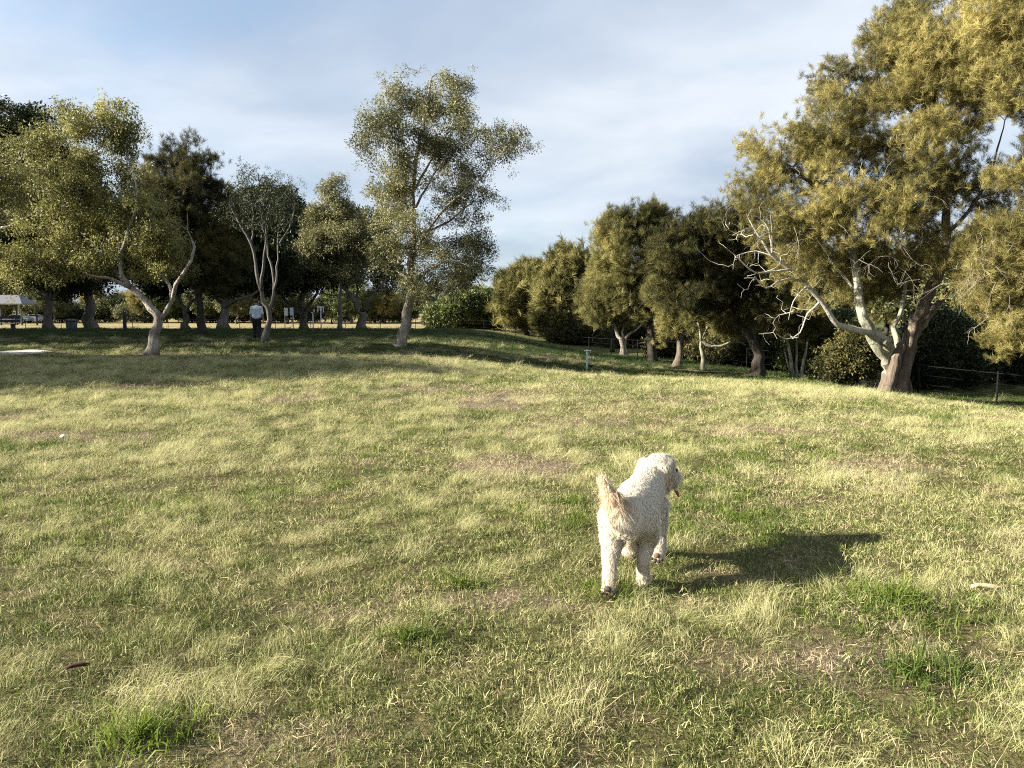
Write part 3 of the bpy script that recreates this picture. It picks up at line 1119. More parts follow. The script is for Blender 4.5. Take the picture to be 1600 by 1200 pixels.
# bare multi-stemmed tree
tree('paperbark_tree', 'thin multi-stemmed tree, nearly leafless with grey upright stems', 'tree', 31,
     [([(414, 531), (418, 510), (420, 488), (412, 470), (404, 440), (398, 410), (392, 380), (378, 355), (365, 335), (358, 318)], 0.13, 0.015),
      ([(419, 492), (427, 470, .3), (432, 440, .4), (434, 405, .5), (434, 370, .5), (440, 335, .5), (446, 300, .5)], 0.07, 0.012),
      ([(406, 450), (412, 410, -.4), (414, 370, -.5), (408, 330, -.6), (400, 295, -.6)], 0.07, 0.012),
      ([(430, 455, .4), (420, 400, .8), (415, 350, 1), (425, 310, 1)], 0.06, 0.012),
      ([(392, 382), (396, 350), (392, 310), (383, 280)], 0.05, 0.01),
      ([(434, 385, .5), (452, 355, .8), (460, 325, 1), (458, 300, 1)], 0.05, 0.01)],
     [(400, 320, 55, 45), (440, 320, 35, 40), (375, 330, 30, 30), (415, 290, 45, 22), (390, 280, 22, 20), (445, 295, 18, 18)],
     170, 1.2, 'leaf', M['grey_twig'], M['fig_leaf'], 25, spread=0.2, sscale=0.8, gap=0.3, tip_r=0.006, up=0.3)

# figs
FG = 'dark spreading trees along the far fence'
tree('fig_tree', 'dark round-headed fig behind the leafless grey-stemmed tree', 'tree', 56,
     [([(349, 514), (350, 495), (350, 475), (352, 450), (358, 420), (370, 380)], 0.36, 0.1), ([(350, 478), (330, 455, .8), (318, 440, 1)], 0.16, 0.05), ([(351, 480), (380, 465, -.8), (405, 455, -1)], 0.17, 0.05),
      ([(358, 420), (400, 370, 1), (430, 330, 1)], 0.16, 0.04), ([(356, 430), (340, 390), (335, 360)], 0.14, 0.04)],
     [(420, 325, 50, 34), (385, 350, 44, 50), (440, 370, 42, 40), (360, 390, 50, 60), (400, 420, 60, 40), (340, 430, 40, 30), (455, 340, 20, 30)],
     420, 9, 'fig', M['fig_bark'], M['fig_leaf'], 26, spread=0.5, sscale=1.9, gap=0.3, tip_r=0.012, step=0.6)
tree('fig_tree', 'dark fig with sinuous low limbs beside the blue and white sign', 'tree', 64,
     [([(475, 517), (474, 500), (473, 487), (470, 470), (478, 450), (485, 425)], 0.36, 0.12), ([(472, 489), (458, 478, .6), (444, 466, .9), (440, 452, 1), (452, 440, .8)], 0.2, 0.07),
      ([(474, 488), (488, 470, -.6), (498, 450, -1), (510, 430, -1)], 0.18, 0.06), ([(473, 470), (470, 440), (458, 410)], 0.14, 0.05), ([(497, 452, -1), (520, 440, -1), (535, 437)], 0.1, 0.04)],
     [(470, 400, 55, 40), (500, 380, 36, 44), (440, 420, 40, 30), (510, 420, 44, 30), (480, 355, 30, 30), (460, 440, 50, 16, 0, None, .5)],
     380, 9, 'fig', M['fig_bark'], M['fig_leaf'], 27, spread=0.5, sscale=1.9, gap=0.33, tip_r=0.012, step=0.6)
tree('fig_tree', 'wide fig with three spreading limbs left of the central paperbark', 'tree', 62,
     [([(566, 516), (566, 500), (564, 487), (558, 474), (545, 458), (530, 446), (505, 436)], 0.36, 0.08), ([(566, 489), (578, 470, -.8), (592, 452, -1), (602, 440, -1)], 0.2, 0.06),
      ([(563, 482), (558, 462, .8), (556, 440, 1), (545, 410)], 0.14, 0.05), ([(545, 458), (520, 462, -1), (500, 455, -1)], 0.10, 0.04), ([(590, 455, -1), (612, 448, -1.5)], 0.1, 0.03)],
     [(560, 420, 80, 26, 0, None, .6), (560, 385, 60, 34), (590, 400, 40, 36), (515, 400, 40, 40), (540, 360, 40, 34), (580, 350, 34, 24), (605, 440, 30, 18, 0, None, .5)],
     360, 7, 'fig', M['fig_bark'], M['paper_leaf'], 28, spread=0.5, sscale=1.4, gap=0.40, tip_r=0.014, step=0.6)
tree('paperbark_tree', 'slender olive tree with pointed sparse top left of the central paperbark', 'tree', 44,
     [([(531, 524), (532, 495), (530, 460), (534, 420), (532, 380), (527, 330), (524, 295)], 0.13, 0.02), ([(533, 420), (515, 390), (500, 360)], 0.05, 0.015), ([(532, 400), (552, 370), (566, 345)], 0.05, 0.015)],
     [(525, 300, 18, 22), (525, 335, 32, 24), (500, 350, 28, 22), (520, 380, 52, 30), (560, 370, 34, 30), (490, 375, 22, 22), (545, 410, 40, 30, 0, None, .6)],
     260, 7, 'leaf', M['grey_twig'], M['paper_leaf'], 29, spread=0.34, sscale=1.35, gap=0.42, tip_r=0.008)
tree('fig_tree', 'forked fig between the dark she-oak and the forked paperbark trunk', 'tree', 60,
     [([(291, 516), (291, 500), (290, 488), (283, 472), (275, 455), (268, 430)], 0.28, 0.1), ([(291, 489), (299, 474), (308, 458), (318, 435)], 0.16, 0.06)],
     [(265, 410, 50, 34), (310, 420, 40, 34), (290, 385, 50, 40), (250, 440, 30, 20)],
     240, 8, 'fig', M['fig_bark'], M['fig_leaf'], 30, spread=0.5, sscale=1.9, gap=0.33, tip_r=0.012, step=0.6)
tree('fig_tree', 'fig with sunlit left side of trunk nearest the left edge', 'tree', 60,
     [([(77, 518), (76, 500), (76, 480), (76, 468), (66, 452), (55, 440), (40, 425)], 0.36, 0.1), ([(76, 470), (90, 455, .8), (105, 440, 1), (115, 425)], 0.18, 0.06), ([(76, 470), (78, 450), (82, 420)], 0.15, 0.06)],
     [(75, 420, 60, 34), (40, 410, 50, 36), (110, 425, 40, 30), (80, 380, 60, 50), (20, 350, 50, 60)],
     330, 8, 'fig', M['fig_bark'], M['fig_leaf'], 31, spread=0.5, sscale=1.9, gap=0.36, tip_r=0.012, step=0.6)
tree('fig_tree', 'massive dark fig with buttressed trunk and high crown at left', 'tree', 64,
     [([(141, 516), (140, 498), (139, 478), (138, 455), (130, 420), (110, 370), (80, 310), (50, 250), (30, 210)], 0.5, 0.1), ([(138, 450), (160, 420), (180, 390)], 0.2, 0.06), ([(110, 370), (140, 320), (150, 280)], 0.2, 0.06), ([(80, 310), (40, 290), (0, 270)], 0.2, 0.06)],
     [(20, 185, 40, 28), (60, 195, 26, 18), (40, 230, 60, 40), (0, 220, 60, 50), (80, 290, 70, 60), (140, 340, 50, 60), (140, 420, 60, 34), (180, 390, 40, 44), (20, 320, 60, 60), (105, 440, 40, 20)],
     460, 10, 'fig', M['fig_bark'], M['fig_leaf'], 32, spread=0.55, sscale=2.0, gap=0.33, tip_r=0.012, flare=0.9, step=0.6)

# big right she-oak
tree('she_oak_tree', 'huge golden she-oak at right with twisted furrowed trunk forking low', 'tree', 21,
     [([(1396, 624), (1401, 595), (1407, 570), (1415, 545), (1423, 524), (1437, 490, -.1), (1452, 458, -.2), (1468, 425, -.2), (1478, 370), (1476, 300), (1468, 230, .6), (1460, 170, .9), (1470, 80, .9), (1490, 10, .8)], 0.27, 0.03),
      ([(1397, 588, -.05), (1390, 566), (1379, 547, -.1), (1362, 524, -.2), (1350, 500, -.2), (1343, 470, -.1), (1340, 445), (1330, 390, .3), (1310, 320, .6), (1300, 240, .9), (1310, 170, 1)], 0.20, 0.04),
      ([(1412, 622, .1), (1413, 590, .1), (1420, 555, .1), (1430, 522, .15), (1448, 498, .2), (1466, 474, .4), (1490, 447, .6), (1530, 420, .8), (1560, 380, 1)], 0.17, 0.03),
      ([(1392, 560, -.1), (1390, 543, -.2), (1380, 533, -.5)], 0.14, 0.11),
      ([(1405, 552), (1402, 530, .2), (1396, 512, .4), (1410, 480, .7), (1415, 420, 1)], 0.10, 0.04),
      ([(1386, 622, -.22), (1393, 592, -.24), (1401, 560, -.22), (1412, 535, -.15)], 0.17, 0.11),
      ([(1380, 620, .05), (1389, 596, .02), (1396, 572, 0)], 0.20, 0.17),
      ([(1343, 470), (1325, 440, .2), (1290, 400, .4), (1250, 360, .5), (1215, 320, .5)], 0.06, 0.015),
      ([(1478, 370), (1520, 320, .3), (1550, 260, .3), (1570, 190, .3)], 0.07, 0.015),
      ([(1468, 230, .6), (1420, 170, .8), (1390, 120, 1)], 0.06, 0.015),
      ([(1310, 320, .6), (1260, 280, 0), (1220, 250, -.4)], 0.07, 0.02)],
     [(1500, 20, 110, 60), (1440, 70, 60, 60), (1540, 95, 80, 60), (1400, 130, 45, 45), (1325, 140, 52, 44), (1290, 190, 60, 50), (1215, 235, 52, 44), (1180, 290, 40, 44), (1250, 300, 80, 60), (1400, 190, 70, 55), (1480, 160, 70, 60),
      (1340, 270, 80, 65), (1360, 330, 80, 50, -1.6), (1260, 350, 60, 44, -1.2), (1450, 240, 70, 60, -1.4), (1480, 110, 80, 60, -1.2), (1400, 60, 50, 40), (1560, 60, 60, 60, -1), (1430, 300, 60, 60, 0, None, .7), (1230, 370, 60, 44), (1290, 380, 80, 55), (1380, 380, 85, 60), (1300, 455, 60, 40, 1.5), (1360, 430, 70, 40, 1.8, None, .8), (1470, 380, 50, 50, 0, None, .7),
      (1560, 300, 60, 44), (1590, 130, 50, 60), (1245, 430, 40, 40, 0, None, .7), (1400, 480, 40, 20, 1.6, None, .4)],
     1400, 10, 'needle', M['oak_bark'], M['oak_leaf'], 41, spread=0.30, sscale=0.82, gap=0.395, tip_r=0.006, ridge=0.3, flare=0.35, step=0.16, extra=({1, 3, 4, 7}, M['lichen_bark']))

# its dead bough
def dead_bough():
    rng = np.random.default_rng(3)
    D = 20.4
    main = [(1388, 535), (1368, 521), (1340, 516), (1308, 506), (1288, 478), (1262, 446), (1236, 421), (1207, 400), (1190, 375), (1172, 345)]
    sub = [([(1236, 421), (1200, 425, -.2), (1178, 425, -.4), (1150, 400, -.5), (1135, 388, -.6)], .035), ([(1207, 400), (1180, 392, .3), (1155, 398, .5)], .025), ([(1207, 400), (1203, 370, .2), (1195, 348, .3), (1168, 330, .3)], .03),
           ([(1190, 375), (1165, 358, -.2), (1140, 348, -.3)], .02), ([(1255, 436), (1222, 438, -.4), (1196, 450, -.5), (1180, 432, -.6)], .035), ([(1262, 446), (1240, 470, -.3), (1232, 500, -.4)], .025),
           ([(1285, 472), (1262, 490, .2), (1250, 520, .2), (1228, 530, .3), (1212, 520, .3)], .03), ([(1250, 410), (1248, 380, .2), (1252, 345, .3), (1248, 320, .4)], .02), ([(1207, 400), (1206, 360, -.3), (1204, 330, -.3)], .015)]
    L = [(np.array([P(p[0], p[1], D + (0.5 - 0.0022 * (1388 - p[0]) * 3)) for p in main]), 0.115, 0.018)]
    for pts, r in sub:
        dd = lambda px: 0.5 - 0.0022 * (1388 - px) * 3
        L.append((np.array([P(p[0], p[1], D + dd(p[0]) + (p[2] if len(p) > 2 else 0)) for p in pts]), r, 0.008))
    nodes = np.concatenate([catmull(l[0], .3)[0] for l in L])
    nodes = nodes[nodes[:, 0] < P(1300, 500, D)[0]]
    tips = nodes[rng.integers(0, len(nodes), 110)] + rng.normal(size=(110, 3)) * np.array([.38, .3, .33]) + np.array([-.2, 0, .05])
    A, par, rad, ids, nl = grow(L, tips, rng, 0.005, step=0.16, wob=0.02, up=0.05, flare=0)
    V, F = branch_mesh(A, par, rad, nl)
    return V, F


big = [o for o in bpy.data.objects if o.get('label', '').startswith('huge golden')][0]
V, F = dead_bough()
db = mk('dead_bough', V - np.array(big.location), F, M['dead_wood'], True, big)
db['label'] = 'bleached leafless dead bough'

tree('she_oak_tree', 'golden she-oak hanging in from the right edge, trunk out of frame', 'tree', 17.8,
     [([(1700, 640), (1690, 560), (1670, 470), (1655, 380), (1645, 290), (1640, 220), (1630, 150), (1610, 60)], 0.30, 0.02),
      ([(1670, 470), (1620, 430), (1570, 400), (1530, 390)], 0.1, 0.02), ([(1690, 560), (1640, 510), (1590, 480), (1560, 480)], 0.09, 0.02), ([(1640, 380), (1720, 300), (1760, 240)], 0.12, 0.03)],
     [(1570, 380, 66, 55), (1610, 350, 70, 60), (1552, 450, 50, 44), (1600, 460, 70, 60), (1590, 530, 45, 36), (1640, 60, 80, 70), (1680, 200, 80, 90), (1700, 400, 80, 80), (1590, 300, 60, 40), (1560, 30, 60, 40), (1600, 120, 60, 60), (1610, 350, 50, 50, -.8), (1575, 430, 50, 40, -.6)],
     950, 9, 'needle', M['oak_bark'], M['oak_leaf'], 42, spread=0.25, sscale=0.78, gap=0.43, tip_r=0.006)

def bare_twigs(label, region, depth, n, seed, r=0.0055):
    """Tangles of bare grey twigs hanging out of a crown."""
    tr = [o for o in bpy.data.objects if o.get('label', '').startswith(label)][0]
    rng = np.random.default_rng(seed)
    b = MB()
    for _ in range(n):
        x0, y0, x1, y1 = region[rng.integers(0, len(region))]
        p = P(rng.uniform(x0, x1), rng.uniform(y0, y1), depth + rng.uniform(-.5, .6))
        d = rng.normal(size=3) * np.array([.8, .5, .4]) + np.array([0, 0, -.35])

        def twig(p, d, L, r, lev):
            pts = [p]
            for k in range(5):
                d = d + rng.normal(size=3) * .28 + np.array([0, 0, -.16])
                d = d / np.linalg.norm(d)
                pts.append(pts[-1] + d * L / 5)
            b.tube(pts, np.linspace(r, r * .35, 6), 4, False)
            if lev:
                for k in (2, 3, 4):
                    twig(pts[k], d + rng.normal(size=3) * .9, L * rng.uniform(.35, .6), r * .6, lev - 1)
        twig(p, d / np.linalg.norm(d), rng.uniform(.5, 1.1), r * rng.uniform(.7, 1.4), 1)
    V = np.array(b.v) - np.array(tr.location)
    o = mk('bare_twigs', V, b.f, M['dry_twig'], True, tr)
    o['kind'] = 'stuff'


bare_twigs('huge golden', [(1250, 330, 1440, 470), (1360, 350, 1480, 420), (1180, 250, 1400, 400), (1400, 200, 1520, 330)], 19.4, 60, 5)
bare_twigs('golden she-oak hanging', [(1500, 400, 1590, 500), (1510, 360, 1580, 440)], 16.7, 26, 6, 0.0042)

# right row
tree('she_oak_tree', 'dark leaning she-oak with blackish trunk left of the huge one', 'tree', 28,
     [([(1181, 587), (1186, 566), (1184, 548), (1170, 528), (1153, 495), (1140, 455), (1126, 410), (1110, 370)], 0.24, 0.05), ([(1184, 550), (1196, 530), (1210, 500), (1215, 470)], 0.12, 0.03), ([(1153, 495), (1120, 450), (1080, 420)], 0.07, 0.02), ([(1140, 455), (1160, 420), (1175, 390)], 0.06, 0.02)],
     [(1085, 355, 50, 28), (1130, 350, 34, 28), (1050, 390, 38, 44), (1095, 400, 60, 44), (1145, 400, 44, 50), (1080, 455, 60, 38), (1130, 460, 44, 44), (1195, 470, 40, 40), (1200, 420, 36, 40), (1160, 360, 30, 30)],
     520, 10, 'needle', M['dark_bark'], M['oak_dark'], 43, spread=0.34, sscale=1.05, gap=0.39)
tree('she_oak_tree', 'tall sunlit she-oak on a straight dark trunk past the water tap', 'tree', 39,
     [([(1019, 564), (1018, 535), (1016, 500), (1010, 460), (1004, 410), (998, 360), (996, 330)], 0.25, 0.05), ([(1012, 470), (980, 430), (955, 400)], 0.09, 0.02), ([(1006, 420), (1030, 380), (1035, 355)], 0.08, 0.02), ([(1014, 490), (970, 470), (945, 450)], 0.08, 0.02)],
     [(1000, 340, 30, 24), (965, 360, 30, 28), (1025, 350, 24, 24), (955, 400, 30, 34), (1000, 390, 48, 40), (960, 445, 38, 36), (1010, 450, 44, 40), (985, 480, 36, 22, 0, None, .7), (1032, 480, 26, 20), (940, 470, 24, 24, 0, None, .8)],
     480, 9, 'needle', M['dark_bark'], M['mid_oak'], 44, spread=0.42, sscale=1.35, gap=0.42)
tree('she_oak_tree', 'ragged brown she-oak with drooping dead skirt left of dark leaning one', 'tree', 35,
     [([(1058, 570), (1062, 550), (1068, 520), (1066, 480), (1060, 440)], 0.18, 0.04), ([(1062, 548), (1072, 535), (1085, 525)], 0.08, 0.03)],
     [(1070, 475, 34, 28), (1050, 505, 22, 18), (1043, 535, 14, 12, 0, None, .4), (1085, 490, 26, 20), (1040, 460, 30, 30), (1090, 450, 30, 30)],
     210, 9, 'needle', M['oak_bark'], M['mid_oak'], 45, spread=0.32, sscale=1.3, gap=0.36)
tree('paperbark_tree', 'small pale-stemmed tree with a curved horizontal bough in the gully', 'tree', 32,
     [([(1099, 578), (1098, 560), (1096, 542), (1095, 525), (1090, 500)], 0.10, 0.03), ([(1097, 535), (1110, 542), (1125, 542), (1140, 535), (1156, 534), (1166, 540)], 0.07, 0.03), ([(1096, 530), (1108, 505), (1115, 480)], 0.05, 0.02)],
     [(1100, 490, 30, 24), (1130, 500, 34, 22), (1120, 470, 30, 24), (1150, 515, 24, 12, 0, None, .5), (1085, 520, 16, 12, 0, None, .5)],
     160, 9, 'needle', M['lichen_bark'], M['mid_oak'], 46, spread=0.3, sscale=1.2, gap=0.36)
tree('paperbark_tree', 'low tree with several whitish trunks in the distance past the tap', 'tree', 54,
     [([(975, 551), (973, 538), (966, 525), (960, 510), (955, 490)], 0.22, 0.06), ([(975, 545), (978, 530), (985, 520), (1000, 512)], 0.18, 0.05), ([(974, 546), (972, 528), (975, 510)], 0.16, 0.05)],
     [(950, 480, 34, 24), (985, 490, 34, 20), (965, 455, 34, 26), (935, 495, 22, 18)],
     200, 9, 'needle', M['paper_bark'], M['mid_oak'], 47, spread=0.5, sscale=1.9, gap=0.36, step=0.5)
tree('paperbark_tree', 'thin dark tree on a bent stem beyond the fence right of centre', 'tree', 60,
     [([(957, 541), (957, 530), (955, 515), (950, 495), (945, 470)], 0.14, 0.05)],
     [(935, 450, 26, 30), (920, 480, 22, 22), (950, 430, 24, 30)],
     160, 8, 'needle', M['dark_bark'], M['mid_oak'], 48, spread=0.5, sscale=1.9, gap=0.36, step=0.5)

# clumps beyond the fence, middle right
tree('she_oak_tree', 'pointed olive she-oak, taller of the pair beyond the middle fence', 'tree', 72,
     [([(880, 536), (880, 500), (880, 450), (878, 400)], 0.25, 0.05)],
     [(879, 400, 16, 18), (880, 430, 28, 26), (870, 470, 36, 34), (885, 505, 34, 22), (855, 500, 24, 22), (903, 405, 12, 18), (906, 440, 22, 34), (915, 490, 26, 32)],
     420, 9, 'farneedle', M['dark_bark'], M['mid_oak'], 49, spread=0.5, sscale=1.15, gap=0.42, nscale=0.7, step=0.6, tip_r=0.012)
tree('she_oak_tree', 'broad rounded olive she-oak just right of the green bushes', 'tree', 80,
     [([(822, 524), (822, 500), (824, 460), (826, 425)], 0.25, 0.05)],
     [(828, 430, 28, 18), (808, 450, 34, 26), (845, 450, 28, 30), (820, 485, 46, 30), (795, 480, 24, 26), (850, 495, 26, 26)],
     420, 9, 'farneedle', M['dark_bark'], M['mid_oak'], 50, spread=0.5, sscale=1.2, gap=0.42, nscale=0.7, step=0.6, tip_r=0.012)


def shrub(label, depth, base, blobs, ntip, per, kind, leaf, seed, ss_, spread, bark='grey_twig', cat='shrub', name='shrub'):
    bx, by = base
    top = min(b[1] for b in blobs)
    limbs = [([(bx, by), (bx - 2, by - (by - top) * 0.3), (bx, by - (by - top) * 0.6)], 0.08, 0.03)]
    for k, b in enumerate(blobs[:5]):
        limbs.append(([(bx, by - 2), ((bx + b[0]) / 2, (by + b[1]) / 2 + 4), (b[0], b[1])], 0.05, 0.015))
    return tree(name, label, cat, depth, limbs, blobs, ntip, per, kind, M[bark], leaf, seed, spread=spread, sscale=ss_, gap=0.28, shell=0.6, flare=0.1, step=0.4)


shrub('round bright green bush behind the fence right of the central paperbark', 84, (706, 514), [(705, 492, 34, 18), (690, 500, 24, 12), (722, 480, 24, 18)], 230, 9, 'shrub', M['green_leaf'], 61, 2.6, 0.5)
shrub('taller green bush between the round bush and the rounded she-oak', 86, (755, 517), [(750, 485, 34, 26), (770, 490, 28, 22), (738, 470, 24, 18), (765, 468, 22, 16)], 270, 9, 'shrub', M['green_leaf'], 62, 2.6, 0.5)
shrub('leafy green bush just left of the huge she-oak trunk', 25, (1330, 598), [(1330, 560, 34, 24), (1310, 575, 26, 16), (1345, 540, 26, 18)], 200, 8, 'shrub', M['oak_dark'], 63, 0.8, 0.22)
shrub('shaded bush behind the dead bough of the huge she-oak', 33, (1275, 590), [(1275, 540, 36, 34), (1255, 560, 26, 20), (1300, 520, 30, 28), (1290, 560, 24, 20)], 260, 10, 'shrub', M['green_leaf'], 64, 1.1, 0.3)
shrub('dense dark thicket bush behind the right side of the huge trunk', 31, (1460, 606), [(1450, 560, 34, 36), (1480, 545, 36, 40), (1460, 520, 40, 34), (1500, 570, 30, 26), (1430, 580, 22, 18)], 420, 10, 'shrub', M['fig_leaf'], 65, 1.1, 0.3)
shrub('dark thicket bush nearest the right edge, under hanging branches', 33, (1560, 604), [(1555, 560, 44, 34), (1590, 550, 40, 40), (1530, 540, 34, 36), (1620, 560, 40, 34), (1560, 510, 60, 34)], 480, 10, 'shrub', M['fig_leaf'], 66, 1.1, 0.32)
shrub('dark bush filling the gully between leaning she-oak and dead bough', 40, (1225, 578), [(1215, 545, 30, 24), (1240, 530, 30, 28), (1200, 520, 24, 22)], 240, 9, 'shrub', M['fig_leaf'], 67, 1.4, 0.35)
shrub('low scrubby bush at the foot of the ragged brown she-oak', 44, (1130, 566), [(1125, 550, 26, 14), (1145, 545, 22, 14), (1105, 548, 20, 12)], 140, 9, 'shrub', M['oak_dark'], 68, 1.4, 0.35)
for label, D, bx, by, w, seed in (('dark low bush under the tall sunlit she-oak past the tap', 66, 1000, 545, 40, 81), ('dark low bush at the end of the fence left of the tap', 70, 905, 540, 36, 82),
                                  ('low olive bush between the two pale-stemmed trees in the gully', 48, 1062, 558, 34, 83), ('dark low bush behind the leaning she-oak trunk', 42, 1165, 572, 34, 84)):
    shrub(label, D, (bx, by), [(bx, by - 18, w, 15), (bx - w * .6, by - 13, w * .5, 11), (bx + w * .6, by - 14, w * .5, 12)], 170, 8, 'shrub', M['oak_dark'], seed, D / 30, D / 110)
tree('paperbark_tree', 'cluster of thin pale trunks rising together in the gully', 'tree', 31,
     [([(1240, 595), (1236, 570), (1232, 540), (1225, 500)], 0.11, 0.03), ([(1244, 594), (1246, 570), (1244, 540), (1250, 500)], 0.08, 0.03), ([(1252, 595), (1256, 565), (1262, 530)], 0.10, 0.03), ([(1238, 590), (1230, 568), (1226, 545)], 0.05, 0.02)],
     [(1230, 480, 36, 26), (1260, 500, 30, 24), (1215, 505, 26, 18), (1250, 460, 30, 24)],
     200, 9, 'needle', M['lichen_bark'], M['mid_oak'], 69, spread=0.3, sscale=1.15, gap=0.36)


# ------------------------------------------------------------------ far trees: a few kinds, copied along the edge of the far field and gully
def far_tree(kind, seed, hgt, wid, leaf, bark, name, label, group):
    rng = np.random.default_rng(seed)
    L = [(np.array([[0, 0, -.3], [rng.normal() * .15, 0, hgt * .25], [rng.normal() * .3, rng.normal() * .3, hgt * .6], [0, 0, hgt * .85]]), 0.22, 0.05)]
    for k in range(4):
        a = k * 1.6 + rng.random()
        L.append((np.array([[0, 0, hgt * (.2 + .1 * k)], [math.cos(a) * wid * .25, math.sin(a) * wid * .25, hgt * (.35 + .1 * k)], [math.cos(a) * wid * .42, math.sin(a) * wid * .42, hgt * (.45 + .1 * k)]]), 0.12, 0.04))
    T = []
    while len(T) < 230:
        d = rng.normal(size=3); d /= np.linalg.norm(d)
        p = d * (0.5 + 0.5 * rng.random()) ** .7 * np.array([wid * .5, wid * .5, hgt * .38]) + np.array([0, 0, hgt * .6])
        if vnoise(p[0] * .6, p[1] * .6, p[2] * .6, seed) > .42:
            T.append(p)
    A, par, rad, ids, nl = grow(L, np.array(T), rng, 0.014, step=0.8, wob=.06)
    V, F = branch_mesh(A, par, rad, nl)
    root = thing(name, label, 'tree', (0, 0, 0), 0, group)
    mk('trunk', V, F, bark, True, root)
    T = A[ids]
    i = np.repeat(np.arange(len(T)), 6)
    pts = T[i] + rng.normal(size=(len(i), 3)) * .5
    m = len(pts)
    rot = np.stack([rng.normal(size=m) * .6, rng.normal(size=m) * .6, rng.uniform(0, 6.28, m)], 1)
    c = scatter('crown', pts, rot, (rng.uniform(.7, 1.3, m) * 0.8)[:, None] * np.ones((1, 3)), SPRIG[kind], leaf, rng, root)
    c['kind'] = 'stuff'
    return root


FL = 'distant tree in the row along the back of the dry field'
kinds = [far_tree('far', 71, 9.5, 9, M['far_leaf'], M['fig_bark'], 'distant_tree', FL, 'distant trees behind the dry field'),
         far_tree('far', 72, 8.0, 10, M['green_leaf'], M['fig_bark'], 'distant_tree', FL, 'distant trees behind the dry field'),
         far_tree('farneedle', 73, 9.0, 6.5, M['oak_leaf'], M['dark_bark'], 'distant_tree', FL, 'distant trees behind the dry field')]
rf = np.random.default_rng(8)
used = [False] * 3
FARL = {-5: 'distant tree at the left picture edge behind the pale-roofed shelter', 40: 'distant tree just right of the pale-roofed shelter', 88: 'distant tree seen right of the sunlit fig trunk at left',
        150: 'distant tree directly behind the buttressed fig trunk', 200: 'distant tree behind the stout dark fence post', 228: 'distant tree left of the forked paperbark trunk',
        262: 'distant tree seen through the fork of the pale paperbark', 322: 'distant tree behind the trunk of the dark domed she-oak', 372: 'distant tree between the round-headed fig trunk and the person',
        408: 'distant tree right behind the walking person', 450: 'distant tree behind the blue and white notice board', 520: 'distant tree just right of the two light poles',
        550: 'distant tree behind the left limbs of the wide fig', 604: 'distant tree between the wide fig and the central paperbark', 640: 'distant tree behind the central paperbark trunk',
        672: 'distant tree between the central paperbark and the round green bush'}
spots = [(px, 122 + rf.uniform(-6, 22)) for px in FARL]
for i, (px, d) in enumerate(spots):
    k = (0, 1, 0, 2, 1, 2, 1, 0)[i % 8]
    x = (px - 800) / FPX * d
    loc, rz, sc = (x, d, h1(x, d)), rf.uniform(0, 6.28), rf.uniform(0.62, 0.95)
    if not used[k]:
        used[k] = True
        kinds[k]['label'] = FARL[px]
        kinds[k].location, kinds[k].rotation_euler, kinds[k].scale = loc, (0, 0, rz), (sc,) * 3
    else:
        copy_tree(kinds[k], loc, rz, FARL[px], None, sc)
HB = far_tree('far', 75, 3.4, 7.5, M['far_leaf'], M['fig_bark'], 'distant_bush', 'distant low bush along the back of the dry field', 'distant bushes behind the dry field')
HB['category'] = 'bush'
for i, px in enumerate((10, 70, 112, 165, 215, 245, 300, 345, 395, 430, 480, 540, 585, 625)):
    d = 132 + rf.uniform(-4, 12)
    x = (px - 800) / FPX * d
    if i == 0:
        HB.location, HB.rotation_euler = (x, d, h1(x, d)), (0, 0, 1)
    else:
        copy_tree(HB, (x, d, h1(x, d)), rf.uniform(0, 6.28), None, None, rf.uniform(.75, 1.2))
GL = 'she-oak deep in the row behind the gully on the right'
for i, (px, d, k, sc) in enumerate(((930, 112, 2, .8), (985, 104, 2, .95), (1040, 96, 2, 1.0), (1105, 84, 2, .9), (1165, 74, 0, .8), (1230, 66, 2, .95), (1300, 60, 0, .8), (1380, 56, 2, .9), (1455, 52, 0, .8), (1530, 50, 2, .9), (1610, 47, 0, .8), (1690, 45, 2, .9), (860, 118, 0, .6), (795, 122, 1, .55), (740, 125, 0, .6))):
    x = (px - 800) / FPX * d
    copy_tree(kinds[k], (x, d, h1(x, d)), rf.uniform(0, 6.28), GL if px > 900 else 'distant tree behind the bushes right of the central paperbark', 'trees behind the gully' if px > 900 else 'distant trees behind the bushes', sc)

for (x, y, k, sc) in ((-24.5, 17.2, 0, .92), (-28, 20, 1, .8), (-23, 16.3, 1, .9), (-27, 18.6, 2, .95), (-41, 32.5, 2, 1.75), (-47, 31.5, 2, 1.9), (-37, 36, 0, 1.45), (-44, 40.5, 2, 1.9), (-50, 38, 2, 2.0), (-48, 51, 2, 1.9), (-40, 47, 0, 1.5), (-56, 60, 0, 1.6)):
    copy_tree(kinds[k], (x, y, h1(x, y)), rf.uniform(0, 6.28), 'broad tree standing out of frame to the left of the path', 'trees left of the path', sc)

# ------------------------------------------------------------------ fence
M['fence'] = plain('black_coated_steel', (0.006, 0.0065, 0.0065), 0.8, 0.1, 0.3)
fpts = [(15.4, 24.6), (14, 32), (10.6, 41), (7.3, 50), (3.8, 60), (1.1, 66), (-1.7, 74), (-8, 76.5), (-20, 78), (-34, 78), (-60, 78)]


